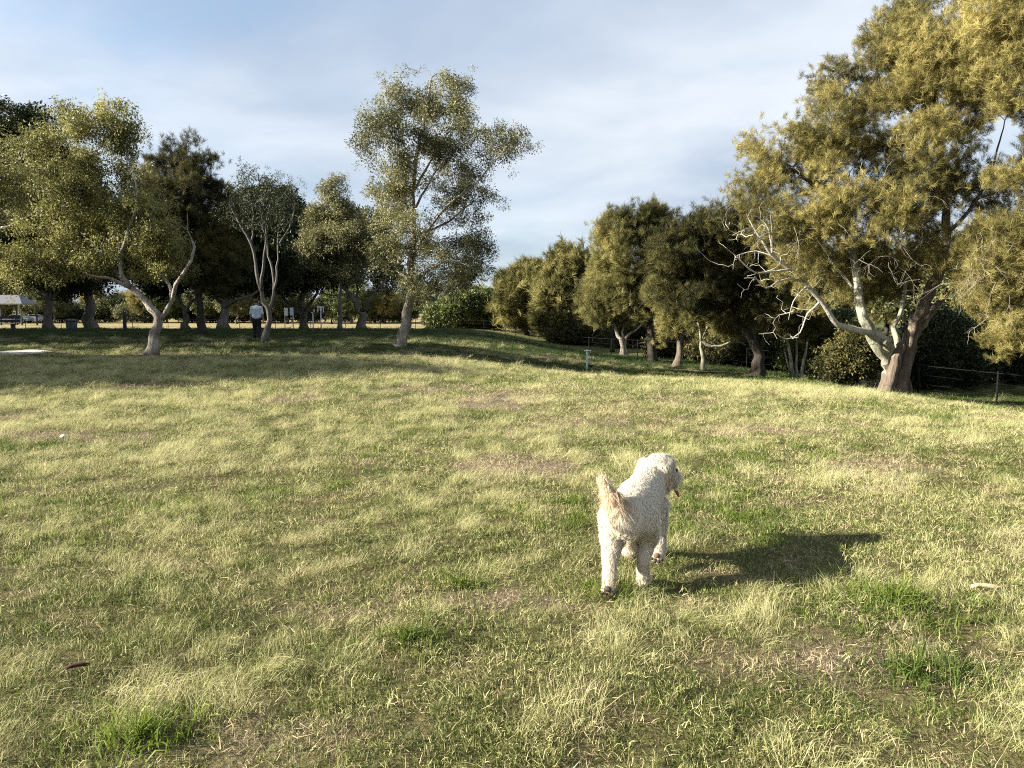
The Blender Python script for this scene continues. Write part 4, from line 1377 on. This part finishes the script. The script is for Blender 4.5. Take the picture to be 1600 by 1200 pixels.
def fence():
    q, _ = catmull(np.array([[*p, 0] for p in [(17.6, 17.5)] + fpts]), 0.5)
    s = np.concatenate([[0], np.cumsum(np.hypot(*np.diff(q[:, :2], axis=0).T))])
    n = int(s[-1] / 3.6)
    xs = np.interp(np.linspace(0, s[-1], n + 1), s, q[:, 0])
    ys = np.interp(np.linspace(0, s[-1], n + 1), s, q[:, 1])
    base = np.array([xs[n // 2], ys[n // 2], h1(xs[n // 2], ys[n // 2])])
    root = thing('park_fence', 'long low black wire fence running behind the trees and down the gully', 'fence', base)
    g = MB().tube([(0, 0, -.2), (0, 0, 1.12)], 0.03, 8)
    g.tube([(0, 0, 1.12), (0, 0, 1.15)], [0.036, 0.02], 8)
    me = None
    Z = H(xs, ys)
    for i in range(n + 1):
        loc = np.array([xs[i], ys[i], Z[i]]) - base
        if me is None:
            o = g.build('post', M['fence'], root, True, loc)
            me = o.data
        else:
            o = bpy.data.objects.new('post', me)
            COL.objects.link(o)
            o.parent = root
            o.location = tuple(loc)
    for zz_, r, nm in ((1.08, 0.013, 'top_rail'), (0.75, 0.005, 'wire'), (0.42, 0.005, 'wire'), (0.1, 0.005, 'wire')):
        pts = np.stack([xs, ys, Z + zz_], 1) - base
        MB().tube(pts, r, 6).build(nm, M['fence'], root, True)


fence()

# ------------------------------------------------------------------ small furniture
M['green_paint'] = plain('pale_green_paint', (0.40, 0.52, 0.47), 0.45, 0.4, 0.12, 12)
M['white_paint'] = plain('white_paint', (0.60, 0.60, 0.59), 0.5, 0.4, 0.06, 8)
M['steel'] = plain('galvanised_steel', (0.42, 0.43, 0.44), 0.45, 0.5, 0.15, 8, 0.7)
M['dark_paint'] = plain('dark_green_paint', (0.02, 0.025, 0.025), 0.5, 0.4, 0.25)
M['timber'] = plain('dark_weathered_timber', (0.035, 0.035, 0.045), 0.85, 0.2, 0.3)
M['blue_sign'] = plain('pale_blue_sign', (0.52, 0.62, 0.78), 0.5, 0.4, 0.08)
M['rubber'] = plain('black_rubber', (0.012, 0.012, 0.012), 0.8, 0.2)
M['glass'] = plain('dark_car_glass', (0.02, 0.024, 0.028), 0.1, 0.6, 0.1)
M['silver'] = plain('silver_car_paint', (0.42, 0.44, 0.46), 0.35, 0.5, 0.04)


def tap():
    q = at(917, 577)
    k = q[1] / FPX                                    # metres per pixel there
    hgt = 29.5 * k
    r = thing('drinking_tap', 'pale green water tap post with crossbar and dog bowl', 'water tap', q, R(12))
    MB().box((0, 0, hgt * .48), (0.062, 0.062, hgt * .96 + 0.1), 0, 0.01).build('post', M['green_paint'], r)
    MB().box((0.02, 0, hgt * .985), (0.20, 0.11, 0.03), 0, 0.008).build('top_plate', M['white_paint'], r)
    b = MB().tube([(0.02, -.02, hgt * .86), (0.09, -.05, hgt * .86), (0.11, -.055, hgt * .9), (0.11, -.055, hgt * .96)], 0.014, 8)
    b.build('spout', M['steel'], r, True)
    b = MB().tube([(0.04, -.03, hgt * .42), (0.10, -.05, hgt * .42), (0.12, -.055, hgt * .38)], 0.016, 8).tube([(0.10, -.05, hgt * .42), (0.10, -.05, hgt * .50)], 0.01, 6)
    b.tube([(0.07, -.05, hgt * .505), (0.13, -.05, hgt * .505)], 0.009, 6)
    b.build('valve', M['steel'], r, True)
    a = np.linspace(0, 1, 6)
    b = MB().tube([(0.13, -.06, 0.10), (0.13, -.06, 0.115), (0.13, -.06, 0.16), (0.13, -.06, 0.165)], [0.05, 0.085, 0.11, 0.10], 14)
    b.tube([(0.13, -.06, -0.02), (0.13, -.06, 0.10)], 0.03, 8)
    b.build('bowl', M['timber'], r, True)


tap()


def small_things():
    # sign
    q = at(452, 518.5)
    r = thing('park_sign', 'pale blue and white notice board on two thin poles', 'sign', q, R(8))
    k = q[1] / FPX
    for s in (-0.22, 0.22):
        MB().tube([(s, 0, -.2), (s, 0, 38 * k)], 0.022, 8).build('pole', M['steel'], r, True)
    MB().box((-.14, -.03, 31 * k), (0.20, 0.03, 12 * k), R(24), 0.006).build('white_panel', M['white_paint'], r)
    MB().box((.15, -.03, 31.5 * k), (0.20, 0.03, 12 * k), R(-24), 0.006).build('blue_panel', M['blue_sign'], r)
    # poles with white fittings
    q = at(502, 518.5)
    k = q[1] / FPX
    r = thing('light_pole', 'thin pole carrying white hanging frames beside the sinuous fig', 'light pole', q)
    MB().tube([(0, 0, -.2), (0, 0, 33 * k)], 0.03, 8).build('pole', M['steel'], r, True)
    MB().box((0, 0, 38.5 * k), (11 * k, 0.05, 0.06), 0, 0.01).tube([(0, 0, 32 * k), (0, 0, 38 * k)], 0.05, 8).build('crossbar', M['white_paint'], r)
    for s in (-4.6, 4.2):
        MB().box((s * k, 0, 34.2 * k), (1.5 * k, 0.04, 8 * k), 0, 0.01).build('hanging_panel', M['white_paint'], r)
    q = at(489.5, 518.5)
    r = thing('light_pole', 'thin grey pole topped by a small white angled flag plate', 'light pole', q)
    MB().tube([(0, 0, -.2), (0, 0, 29 * k)], 0.028, 8).build('pole', M['steel'], r, True)
    MB().box((-1 * k, 0, 30 * k), (3 * k, 0.05, 1.4 * k), 0, 0.01).build('cap', M['white_paint'], r)
    MB().box((2 * k, 0, 33 * k), (2.2 * k, 0.03, 4.5 * k), R(20), 0.005).build('flag_plate', M['steel'], r)
    # stout dark post
    q = at(195.5, 518)
    k = q[1] / FPX
    r = thing('timber_post', 'stout dark upright post standing at the left fence', 'post', q)
    MB().box((0, 0, 14 * k), (4.6 * k, 4.6 * k, 30 * k), R(10), 0.03).build('shaft', M['timber'], r)
    MB().box((0, 0, 29.6 * k), (5.4 * k, 5.4 * k, 1.2 * k), R(10), 0.02).build('cap', M['timber'], r)
    # dark litter bin by the buttressed trunk
    q = at(112, 518)
    k = q[1] / FPX
    for dx, lab in ((-2.6, 'dark lidded litter bin, left one beside the buttressed fig'), (3.2, 'dark lidded litter bin, right one closest to the buttressed fig')):
        x = q[0] + dx * k
        r = thing('litter_bin', lab, 'litter bin', (x, q[1], h1(x, q[1])), 0, 'litter bins by the fig')
        r.scale = (.68,) * 3
        MB().tube([(0, 0, 0), (0, 0, .06), (0, 0, .85)], [0.24, 0.26, 0.29], 14).build('bin_body', M['dark_paint'], r, True)
        MB().tube([(0, 0, .85), (0, 0, .9), (0, 0, .99), (0, 0, 1.03)], [0.31, 0.31, 0.2, 0.06], 14).build('lid', M['dark_paint'], r, True)
    # bench at the left edge
    q = at(2, 520)
    r = thing('park_bench', 'dark bench cut off by the left edge near the fence', 'bench', q, R(6))
    for j in range(3):
        MB().box((0, -.16 + j * .16, .46), (1.7, .13, .04), 0, .008).build('seat_plank', M['timber'], r)
    for j in range(2):
        MB().box((0, .27 + j * .03, .62 + j * .17), (1.7, .03, .13), 0, .008).build('back_plank', M['timber'], r)
    for s in (-.6, .6):
        MB().box((s, 0, .2), (.07, .38, .5), 0, .01).tube([(s, .24, .4), (s, .33, .9)], .025, 6).build('leg', M['dark_paint'], r)
    # shelter
    D = 108
    x0 = (12 - 800) / FPX * D
    z0 = h1(x0, D)
    r = thing('picnic_shelter', 'white-roofed open shelter on dark posts at far left', 'shelter', (x0, D, z0))
    top = CAM_H + (487 - 474.5) / FPX * D - z0
    b = MB()
    V = [(-4.2, -2, top), (3.6, -2, top), (3.6, 2, top), (-4.2, 2, top), (-2.6, 0, top + 1.2), (2.0, 0, top + 1.2)]
    b.add(V + [(x, y, z - .12) for x, y, z in V[:4]], [(0, 1, 5, 4), (2, 3, 4, 5), (1, 2, 5), (3, 0, 4), (0, 6, 7, 1), (1, 7, 8, 2), (2, 8, 9, 3), (3, 9, 6, 0), (6, 9, 8, 7)])
    b.build('roof', plain('pale_roof_sheet', (0.12, 0.125, 0.135), 0.6, 0.3, 0.1), r)
    for x in (-3.9, .45, 3.3):
        for y in (-1.7, 1.7):
            MB().box((x, y, top / 2 - .1), (.18, .18, top - .05), 0, .02).build('post', M['dark_paint'], r)
    # parked cars
    for px, D, m, lab in ((30, 128, 'silver', 'silver parked car glimpsed behind the far left fence'), (58, 130, 'silver', 'second silver parked car beyond the trunk-side gap at far left')):
        x = (px - 800) / FPX * D
        r = thing('parked_car', lab, 'car', (x, D, h1(x, D)), R(4), 'cars parked beyond the field')
        prof = [(-2.1, .35), (-2.15, .75), (-1.95, .95), (-1.2, 1.02), (-.65, 1.42), (.75, 1.45), (1.45, 1.05), (2.05, .98), (2.15, .6), (2.1, .35)]
        n = len(prof)
        V = [(p[0], -.86 if p[1] < 1.1 else -.66, p[1]) for p in prof] + [(p[0], .86 if p[1] < 1.1 else .66, p[1]) for p in prof]
        Fc = [tuple(range(n)), tuple(range(2 * n - 1, n - 1, -1))] + [(i, i + n, (i + 1) % n + n, (i + 1) % n) for i in range(n)]
        MB().add(V, Fc).build('body', M[m], r)
        for s in (-1, 1):
            MB().add([(-1.05, s * .845, 1.06), (1.25, s * .845, 1.08), (.68, s * .69, 1.4), (-.55, s * .69, 1.38)], [(0, 1, 2, 3)]).build('side_window', M['glass'], r)
            for x2 in (-1.35, 1.35):
                w = MB().tube([(x2, s * .72, .31), (x2, s * .9, .31)], .31, 16).build('wheel', M['rubber'], r, True)
                MB().tube([(x2, s * .895, .31), (x2, s * .915, .31)], .19, 12).build('rim', M['steel'], w, True)


small_things()


def litter():
    q = at(100, 686)
    rng = np.random.default_rng(2)
    bm = bmesh.new()
    bmesh.ops.create_icosphere(bm, subdivisions=2, radius=0.03)
    for v in bm.verts:
        v.co = Vector((v.co.x * 1.3, v.co.y, v.co.z * 0.8)) * (0.7 + 0.6 * random.Random(v.index).random())
    o = MB().add([v.co for v in bm.verts], [[v.index for v in f.verts] for f in bm.faces]).build('paper_scrap', M['white_paint'], None, False, q + np.array([0, 0, .035]))
    bm.free()
    tag(o, 'crumpled white scrap of paper lying in the grass at left', 'litter')
    M['pale_wood'] = bark_mat('pale_split_wood', (0.28, 0.21, 0.12), (0.44, 0.35, 0.21), (0.56, 0.47, 0.31), (0.3, 1, 1), 12, 0.35, 0.6, 0.4)
    q = at(1540, 929)
    L = 46 * q[1] / FPX
    pts = [(-L / 2, 0, .045), (-L * .3, .006, .05), (0, -.002, .05), (L * .3, -.008, .045), (L / 2, -.012, .04)]
    V, F = tube(np.array(pts), np.array([.009, .013, .014, .012, .007]), 8, True, 0.2, 3)
    tag(mk('stick', V, F, M['pale_wood'], True, None, None, q), 'pale stripped stick lying in the grass near the right edge', 'stick')
    q = at(122, 1052)
    pts = [(-.05, -.02, .03), (-.02, -.005, .035), (.015, .01, .035), (.045, .02, .03)]
    V, F = tube(np.array(pts), np.array([.005, .009, .009, .005]), 8, True, 0.2, 4)
    tag(mk('stick', V, F, plain('reddish_brown_wood', (0.045, 0.02, 0.013), 0.8, 0.2, 0.4, 30), True, None, None, q), 'short dark brown stick in the grass at lower left', 'stick')


litter()


# ------------------------------------------------------------------ figures: bodies are one remeshed surface
def cone(p0, r0, p1, r1, n=18):
    """A closed round-ended limb between two joints."""
    p0, p1 = np.asarray(p0, float), np.asarray(p1, float)
    d = p1 - p0
    L = np.linalg.norm(d)
    d = d / (L + 1e-9)
    pts, rr = [], []
    for a in (-80, -60, -35, -10):
        pts.append(p0 + d * r0 * math.sin(R(a))); rr.append(r0 * math.cos(R(a)))
    for a in (10, 35, 60, 80):
        pts.append(p1 + d * r1 * math.sin(R(a))); rr.append(r1 * math.cos(R(a)))
    return tube_fixed(np.array(pts), np.array(rr), d, n)


def tube_fixed(p, r, d, n):
    u = np.cross(d, [0.3, 0.9, 0.31]); u /= np.linalg.norm(u)
    w = np.cross(d, u)
    a = np.linspace(0, 2 * math.pi, n, endpoint=False)
    V = (p[:, None] + r[:, None, None] * (np.cos(a)[None, :, None] * u + np.sin(a)[None, :, None] * w)).reshape(-1, 3)
    m = len(p)
    F = [[i * n + j, i * n + (j + 1) % n, (i + 1) * n + (j + 1) % n, (i + 1) * n + j] for i in range(m - 1) for j in range(n)]
    F += [list(range(n))[::-1], list(range((m - 1) * n, m * n))]
    return V, F


def ball(c, rad, rot=(0, 0, 0)):
    bm = bmesh.new()
    bmesh.ops.create_icosphere(bm, subdivisions=3, radius=1)
    bm.transform(Matrix.Translation(Vector(c)) @ Euler(rot).to_matrix().to_4x4() @ Matrix.Diagonal((*rad, 1)))
    V = np.array([v.co for v in bm.verts]); F = [[v.index for v in f.verts] for f in bm.faces]
    bm.free()
    return V, F


def fuse(shapes, voxel, smooth):
    b = MB()
    for s in shapes:
        b.add(*s)
    o = b.build('fusing', None)
    md = o.modifiers.new('r', 'REMESH')
    md.mode = 'VOXEL'
    md.voxel_size = voxel
    sm = o.modifiers.new('s', 'SMOOTH')
    sm.iterations = smooth
    sm.factor = 0.5
    bpy.context.view_layer.update()
    me = bpy.data.meshes.new_from_object(o.evaluated_get(bpy.context.evaluated_depsgraph_get()))
    old = o.data
    bpy.data.objects.remove(o)
    bpy.data.meshes.remove(old)
    me.polygons.foreach_set('use_smooth', np.ones(len(me.polygons), dtype=bool))
    return me


def from_mesh(name, me, mat, parent, loc=None):
    me.name = name
    me.materials.clear()
    me.materials.append(mat)
    o = bpy.data.objects.new(name, me)
    COL.objects.link(o)
    o.parent = parent
    if loc is not None:
        o.location = loc
    return o


def fur_mat(name, base):
    b = NB(name)
    t = b.attr('tone')
    a = b.attr('apricot')
    white = b.mix(t, (0.78, 0.72, 0.62), (0.90, 0.87, 0.80))
    tan = b.mix(t, (0.60, 0.41, 0.22), (0.80, 0.61, 0.39))
    col = b.mix(a, white, tan)
    if base:
        col = b.mix(a, (0.72, 0.66, 0.55), (0.58, 0.40, 0.23))
    return b.finish(col, 0.8, 0.1, None, 0.6 if not base else None, col)


def dog():
    A = np.array([0.705, 4.31, 0.0])
    A[2] = h1(A[0], A[1])
    root = thing('dog', 'fluffy cream dog walking away with raised tail, head turned right', 'dog', A, R(-18))
    # dog's own axes: x right, y forward, z up
    S = []
    S += [cone((0, -.21, .405), .118, (0, .02, .405), .122), cone((0, .02, .405), .122, (0, .22, .395), .135), ball((0, .26, .38), (.118, .115, .14))]
    S += [ball((0, -.25, .405), (.125, .095, .112))]
    S += [cone((.005, .27, .43), .105, (.04, .44, .475), .098)]
    # head turned to the right
    hd = np.array([.055, .50, .505])
    f = np.array([.68, .72, -.16]); f /= np.linalg.norm(f)
    side = np.cross(f, [0, 0, 1.0]); side /= np.linalg.norm(side)
    up = np.cross(side, f)
    S += [ball(hd, (.105, .105, .10)), cone(hd + f * .05 - up * .015, .08, hd + f * .115 - up * .03, .06), ball(hd + up * .055 + f * .02, (.085, .085, .06))]
    for s in (-1, 1):
        e0 = hd + side * .085 * s + up * .035 - f * .025
        S += [cone(e0, .035, e0 + side * .03 * s - up * .105 - f * .01, .042)]
    # hind legs: the left one stretched back, the right one planted
    S += [cone((-.07, -.22, .38), .09, (-.085, -.23, .27), .064), cone((-.085, -.23, .27), .06, (-.075, -.37, .18), .037), cone((-.075, -.37, .18), .037, (-.065, -.43, .08), .033), cone((-.065, -.43, .07), .038, (-.06, -.40, .04), .038)]
    S += [cone((.07, -.20, .38), .09, (.085, -.12, .26), .06), cone((.085, -.12, .26), .055, (.08, -.215, .165), .034), cone((.08, -.215, .165), .034, (.078, -.19, .05), .031), cone((.078, -.19, .038), .036, (.08, -.135, .034), .034)]
    # front legs: right one lifted with the paw folded back, left one reaching forward
    S += [cone((.085, .21, .36), .078, (.105, .19, .24), .052), cone((.105, .19, .24), .048, (.118, .16, .125), .04), cone((.118, .16, .12), .04, (.12, .095, .10), .04)]
    S += [cone((-.08, .24, .36), .075, (-.08, .22, .22), .05), cone((-.08, .22, .22), .046, (-.075, .31, .07), .038), cone((-.08, .31, .04), .044, (-.08, .36, .03), .038)]
    # tail
    tl = [np.array(p) for p in ((-.005, -.30, .445), (-.035, -.335, .50), (-.075, -.35, .56), (-.115, -.35, .62))]
    for i, (ra, rb) in enumerate(((.034, .026), (.026, .018), (.018, .007))):
        S.append(cone(tl[i], ra, tl[i + 1], rb))
    S.append(cone(tl[1] + np.array([0, -.02, -.03]), .036, (-.06, -.345, .41), .034))
    me = fuse(S, 0.0085, 6)
    nv = len(me.vertices)
    co = np.zeros(nv * 3, dtype=np.float32); me.vertices.foreach_get('co', co); co = co.reshape(-1, 3)

    def apricot(p):
        a = np.zeros(len(p))
        tail = np.min(np.stack([np.linalg.norm(p - t, axis=1) for t in tl[1:]], 1), axis=1)
        a = np.maximum(a, 0.55 * np.exp(-(tail / .075) ** 2))
        for s in (-1, 1):
            e = hd + side * .1 * s - up * .02
            a = np.maximum(a, 0.7 * np.exp(-(np.linalg.norm(p - e, axis=1) / .06) ** 2))
        a = np.maximum(a, 0.45 * ss(.2, .05, p[:, 2]) * (p[:, 1] < -.25))
        a = np.maximum(a, 0.18 * (1 - ss(.1, .45, p[:, 2])))
        a = a + 0.25 * (vnoise(p[:, 0] * 14, p[:, 1] * 14, p[:, 2] * 14, 4) - 0.5)
        return np.clip(a, 0, 1)
    atr = me.attributes.new('apricot', 'FLOAT', 'POINT')
    atr.data.foreach_set('value', apricot(co).astype(np.float32))
    from_mesh('body', me, fur_mat('dog_skin_fur', True), root)
    # coat of strands
    rng = np.random.default_rng(9)
    me.calc_loop_triangles()
    nt = len(me.loop_triangles)
    tri = np.zeros(nt * 3, dtype=np.int32); me.loop_triangles.foreach_get('vertices', tri); tri = tri.reshape(-1, 3)
    vn = np.zeros(nv * 3, dtype=np.float32); me.vertices.foreach_get('normal', vn); vn = vn.reshape(-1, 3)
    a, b, c = co[tri[:, 0]], co[tri[:, 1]], co[tri[:, 2]]
    area = np.linalg.norm(np.cross(b - a, c - a), axis=1)
    N = 110000
    i = rng.choice(nt, N, p=area / area.sum())
    u, v = rng.random(N), rng.random(N)
    fl = u + v > 1
    u[fl], v[fl] = 1 - u[fl], 1 - v[fl]
    w0 = (1 - u - v)[:, None]
    p = a[i] * w0 + b[i] * u[:, None] + c[i] * v[:, None]
    n = vn[tri[i, 0]] * w0 + vn[tri[i, 1]] * u[:, None] + vn[tri[i, 2]] * v[:, None]
    n /= np.linalg.norm(n, axis=1)[:, None] + 1e-9
    # lie of the coat: backwards and down, in wavy locks
    flow = np.tile(np.array([0, -.75, -.55]), (N, 1))
    lock = np.stack([vnoise(p[:, 0] * 34, p[:, 1] * 34, p[:, 2] * 34, s) - .5 for s in (1, 2, 3)], 1)
    flow = flow + lock * 1.3
    flow = flow - n * np.sum(flow * n, 1)[:, None]
    flow /= np.linalg.norm(flow, axis=1)[:, None] + 1e-9
    tail = np.min(np.stack([np.linalg.norm(p - t, axis=1) for t in tl[1:]], 1), axis=1)
    ln = 0.022 + 0.034 * rng.random(N) ** 2 + 0.035 * np.exp(-(tail / .06) ** 2) * (p[:, 2] < .58)
    ln = ln * (0.5 + 0.5 * ss(.14, .36, p[:, 2]))
    d0 = n * .36 + flow * .9
    d0 /= np.linalg.norm(d0, axis=1)[:, None]
    d1 = n * .02 + flow + rng.normal(size=(N, 3)) * .22 + np.array([0, 0, -.25])
    d1 /= np.linalg.norm(d1, axis=1)[:, None]
    sd = np.cross(d0, n + rng.normal(size=(N, 3)) * .22); sd /= np.linalg.norm(sd, axis=1)[:, None]
    wd = (0.0015 * rng.uniform(.7, 1.4, N))[:, None]
    m = p + d0 * (ln * .5)[:, None]
    e = m + d1 * (ln * .55)[:, None]
    e[:, 2] = np.maximum(e[:, 2], .004)
    V = np.stack([p - sd * wd, p + sd * wd, m + sd * wd * .9, m - sd * wd * .9, e], 1).reshape(-1, 3)
    # the feather of the tail: long hair hanging from its underside
    K = 9000
    tt = rng.random(K) ** 0.8 * 2.98
    ti = tt.astype(int)
    fr = (tt - ti)[:, None]
    TL = np.array(tl)
    root_ = TL[ti] * (1 - fr) + TL[ti + 1] * fr + rng.normal(size=(K, 3)) * .009
    ax = TL[ti + 1] - TL[ti]
    ax /= np.linalg.norm(ax, axis=1)[:, None]
    hang = np.stack([rng.normal(size=K) * .35 + .12, -.25 + rng.normal(size=K) * .3, np.full(K, -1.0)], 1)
    tipw = ss(1.7, 2.9, tt)[:, None]
    dd0 = hang * (1 - .75 * tipw) + ax * (.55 + .9 * tipw) + rng.normal(size=(K, 3)) * .15
    dd0 /= np.linalg.norm(dd0, axis=1)[:, None]
    dd1 = hang * (1 - .3 * tipw) + rng.normal(size=(K, 3)) * .18
    dd1 /= np.linalg.norm(dd1, axis=1)[:, None]
    l2 = ((.05 + .085 * rng.random(K)) * (1 - .55 * ss(1.2, 2.9, tt)))[:, None]
    s2 = np.cross(dd0, np.array([-.3, -1, .2]) + rng.normal(size=(K, 3)) * .35); s2 /= np.linalg.norm(s2, axis=1)[:, None]
    w2 = (0.0012 * rng.uniform(.7, 1.3, K))[:, None]
    m2 = root_ + dd0 * l2 * .45
    e2 = m2 + dd1 * l2 * .6
    V = np.concatenate([V, np.stack([root_ - s2 * w2, root_ + s2 * w2, m2 + s2 * w2, m2 - s2 * w2, e2], 1).reshape(-1, 3)])
    p = np.concatenate([p, np.where(tipw > .3, root_, root_ + np.array([0.06, 0, -.05]) * (1 - tipw))])
    N += K
    k = np.arange(N)[:, None] * 5
    F = np.concatenate([k + np.array([[0, 1, 2]]), k + np.array([[0, 2, 3]]), k + np.array([[3, 2, 4]])])
    fo = mk('fur', V, F, fur_mat('dog_coat', False), False, root, {'tone': ('FLOAT', np.repeat(rng.random(N), 5).astype(np.float32)), 'apricot': ('FLOAT', np.repeat(apricot(p), 5).astype(np.float32))})
    fo['kind'] = 'stuff'
    # paw pads that show from behind
    pad = plain('dark_paw_pad', (0.05, 0.036, 0.03), 0.7, 0.3, 0.3, 60)
    brown = plain('dirty_brown_paw', (0.17, 0.10, 0.065), 0.8, 0.2, 0.3, 60)

    def paw(c, nrm, upv, mats):
        nrm = np.array(nrm) / np.linalg.norm(nrm)
        upv = np.array(upv) - nrm * np.dot(upv, nrm); upv /= np.linalg.norm(upv)
        sx = np.cross(upv, nrm)
        Mx = Matrix((Vector(sx), Vector(upv), Vector(nrm))).transposed().to_euler()
        for (x, y, rr, m_) in ((0, .014, .019, mats[0]), (-.027, -.009, .0105, mats[1]), (-.010, -.024, .011, mats[1]), (.010, -.024, .011, mats[1]), (.027, -.009, .0105, mats[1])):
            V, F = ball(np.array(c) + sx * x + upv * y + nrm * .004, (rr, rr * .9, rr * .55), Mx)
            mk('paw_pad', V, F, m_, True, root)
    paw((-.065, -.474, .062), (0, -1, .15), (0, .1, 1), (pad, pad))
    paw((.12, .048, .102), (0, -1, -.1), (0, 0, 1), (brown, pad))
    # face
    nose = hd + f * .185 - up * .02
    mk('nose', *ball(nose, (.019, .019, .015)), plain('dog_nose', (0.012, 0.01, 0.01), 0.35, 0.5, 0.1), True, root)
    eye = plain('dog_eye', (0.015, 0.01, 0.008), 0.1, 0.6, 0.1)
    for s in (-1, 1):
        mk('eye', *ball(hd + f * .115 + side * .045 * s + up * .03, (.012, .012, .012)), eye, True, root)
    g = MB()
    t0 = hd + f * .12 - up * .085
    for k in range(5):
        q = t0 + f * (.022 * k) - up * (.004 * k * k)
        wdt = .017 if k < 4 else .009
        for s in (-1, 1):
            for z in (0, 1):
                g.v.append(tuple(q + side * wdt * s + up * .005 * z))
    for k in range(4):
        o = k * 4
        g.f += [(o, o + 2, o + 6, o + 4), (o + 1, o + 5, o + 7, o + 3), (o, o + 4, o + 5, o + 1), (o + 2, o + 3, o + 7, o + 6)]
    g.f += [(0, 1, 3, 2), (16, 18, 19, 17)]
    g.build('tongue', plain('dog_tongue', (0.20, 0.06, 0.055), 0.4, 0.4, 0.15), root)
    mk('lower_jaw', *ball(hd + f * .10 - up * .075, (.045, .045, .028)), fur_mat('dog_jaw_fur', True), True, root)


dog()


def person():
    q = at(402, 531.5)
    k = 1.72
    root = thing('person', 'person walking away in pale blue shirt and dark trousers, beside grey-stemmed tree', 'person', q, R(6))
    skin = plain('skin', (0.35, 0.21, 0.15), 0.6, 0.3, 0.08, 20)
    shirt = plain('pale_blue_shirt', (0.50, 0.58, 0.72), 0.85, 0.2, 0.08, 5)
    trousers = plain('dark_trousers', (0.02, 0.02, 0.024), 0.9, 0.2, 0.2)
    hairm = plain('dark_hair', (0.03, 0.024, 0.02), 0.7, 0.3, 0.3)
    S = [ball((0, .05, 1.60), (.078, .098, .115)), cone((0, .02, 1.40), .055, (0, .04, 1.52), .055), cone((0, 0, 1.0), .13, (0, .0, 1.3), .15), cone((-.12, 0, 1.36), .075, (.12, 0, 1.36), .075)]
    for s, hy, ky, fy, fz in ((-1, 0, .06, .02, .0), (1, 0, -.02, -.16, .04)):
        S += [cone((.095 * s, 0, .94), .10, (.10 * s, ky, .50), .065), cone((.10 * s, ky, .50), .062, (.10 * s, fy, .10 + fz), .042), cone((.10 * s, fy - .02, .05 + fz), .04, (.11 * s, fy + .16, .035 + fz * .3), .035)]
        e = np.array((.25 * s, -.03 * s, 1.08)); w = np.array((.27 * s, .06 - .06 * s, .84))
        S += [cone((.19 * s, 0, 1.37), .055, e, .042), cone(e, .04, w, .027), cone(w, .03, w + np.array([0, .01, -.08]), .032)]
        for j in range(4):
            b = w + np.array([0, -.03 + .02 * j, -.09])
            S.append(cone(b, .0105, b + np.array([-.008 * s, .012, -.06 - .012 * (j in (1, 2))]), .0085))
        S.append(cone(w + np.array([0, .035, -.03]), .011, w + np.array([-.01 * s, .06, -.085]), .009))
    from_mesh('body', fuse(S, 0.011, 3), skin, root)
    T = [cone((0, 0, .98), .155, (0, -.01, 1.30), .18), cone((-.13, 0, 1.36), .085, (.13, 0, 1.36), .085), ball((0, -.01, 1.02), (.20, .15, .16))]
    for s in (-1, 1):
        T += [cone((.18 * s, 0, 1.37), .075, (.235 * s, -.02 * s, 1.13), .065)]
    from_mesh('shirt', fuse(T, 0.016, 4), shirt, root)
    T = [ball((0, 0, .90), (.17, .13, .13))]
    for s, ky, fy, fz in ((-1, .06, .02, .0), (1, -.02, -.16, .04)):
        T += [cone((.09 * s, 0, .90), .115, (.10 * s, ky, .50), .085), cone((.10 * s, ky, .50), .083, (.10 * s, fy, .13 + fz), .068)]
        from_mesh('shoe', fuse([cone((.10 * s, fy - .03, .05 + fz), .05, (.11 * s, fy + .17, .04 + fz * .3), .043)], 0.012, 2), hairm, root)
    from_mesh('trousers', fuse(T, 0.016, 4), trousers, root)
    from_mesh('hair', fuse([ball((0, .03, 1.635), (.088, .10, .095))], 0.012, 2), hairm, root)


person()
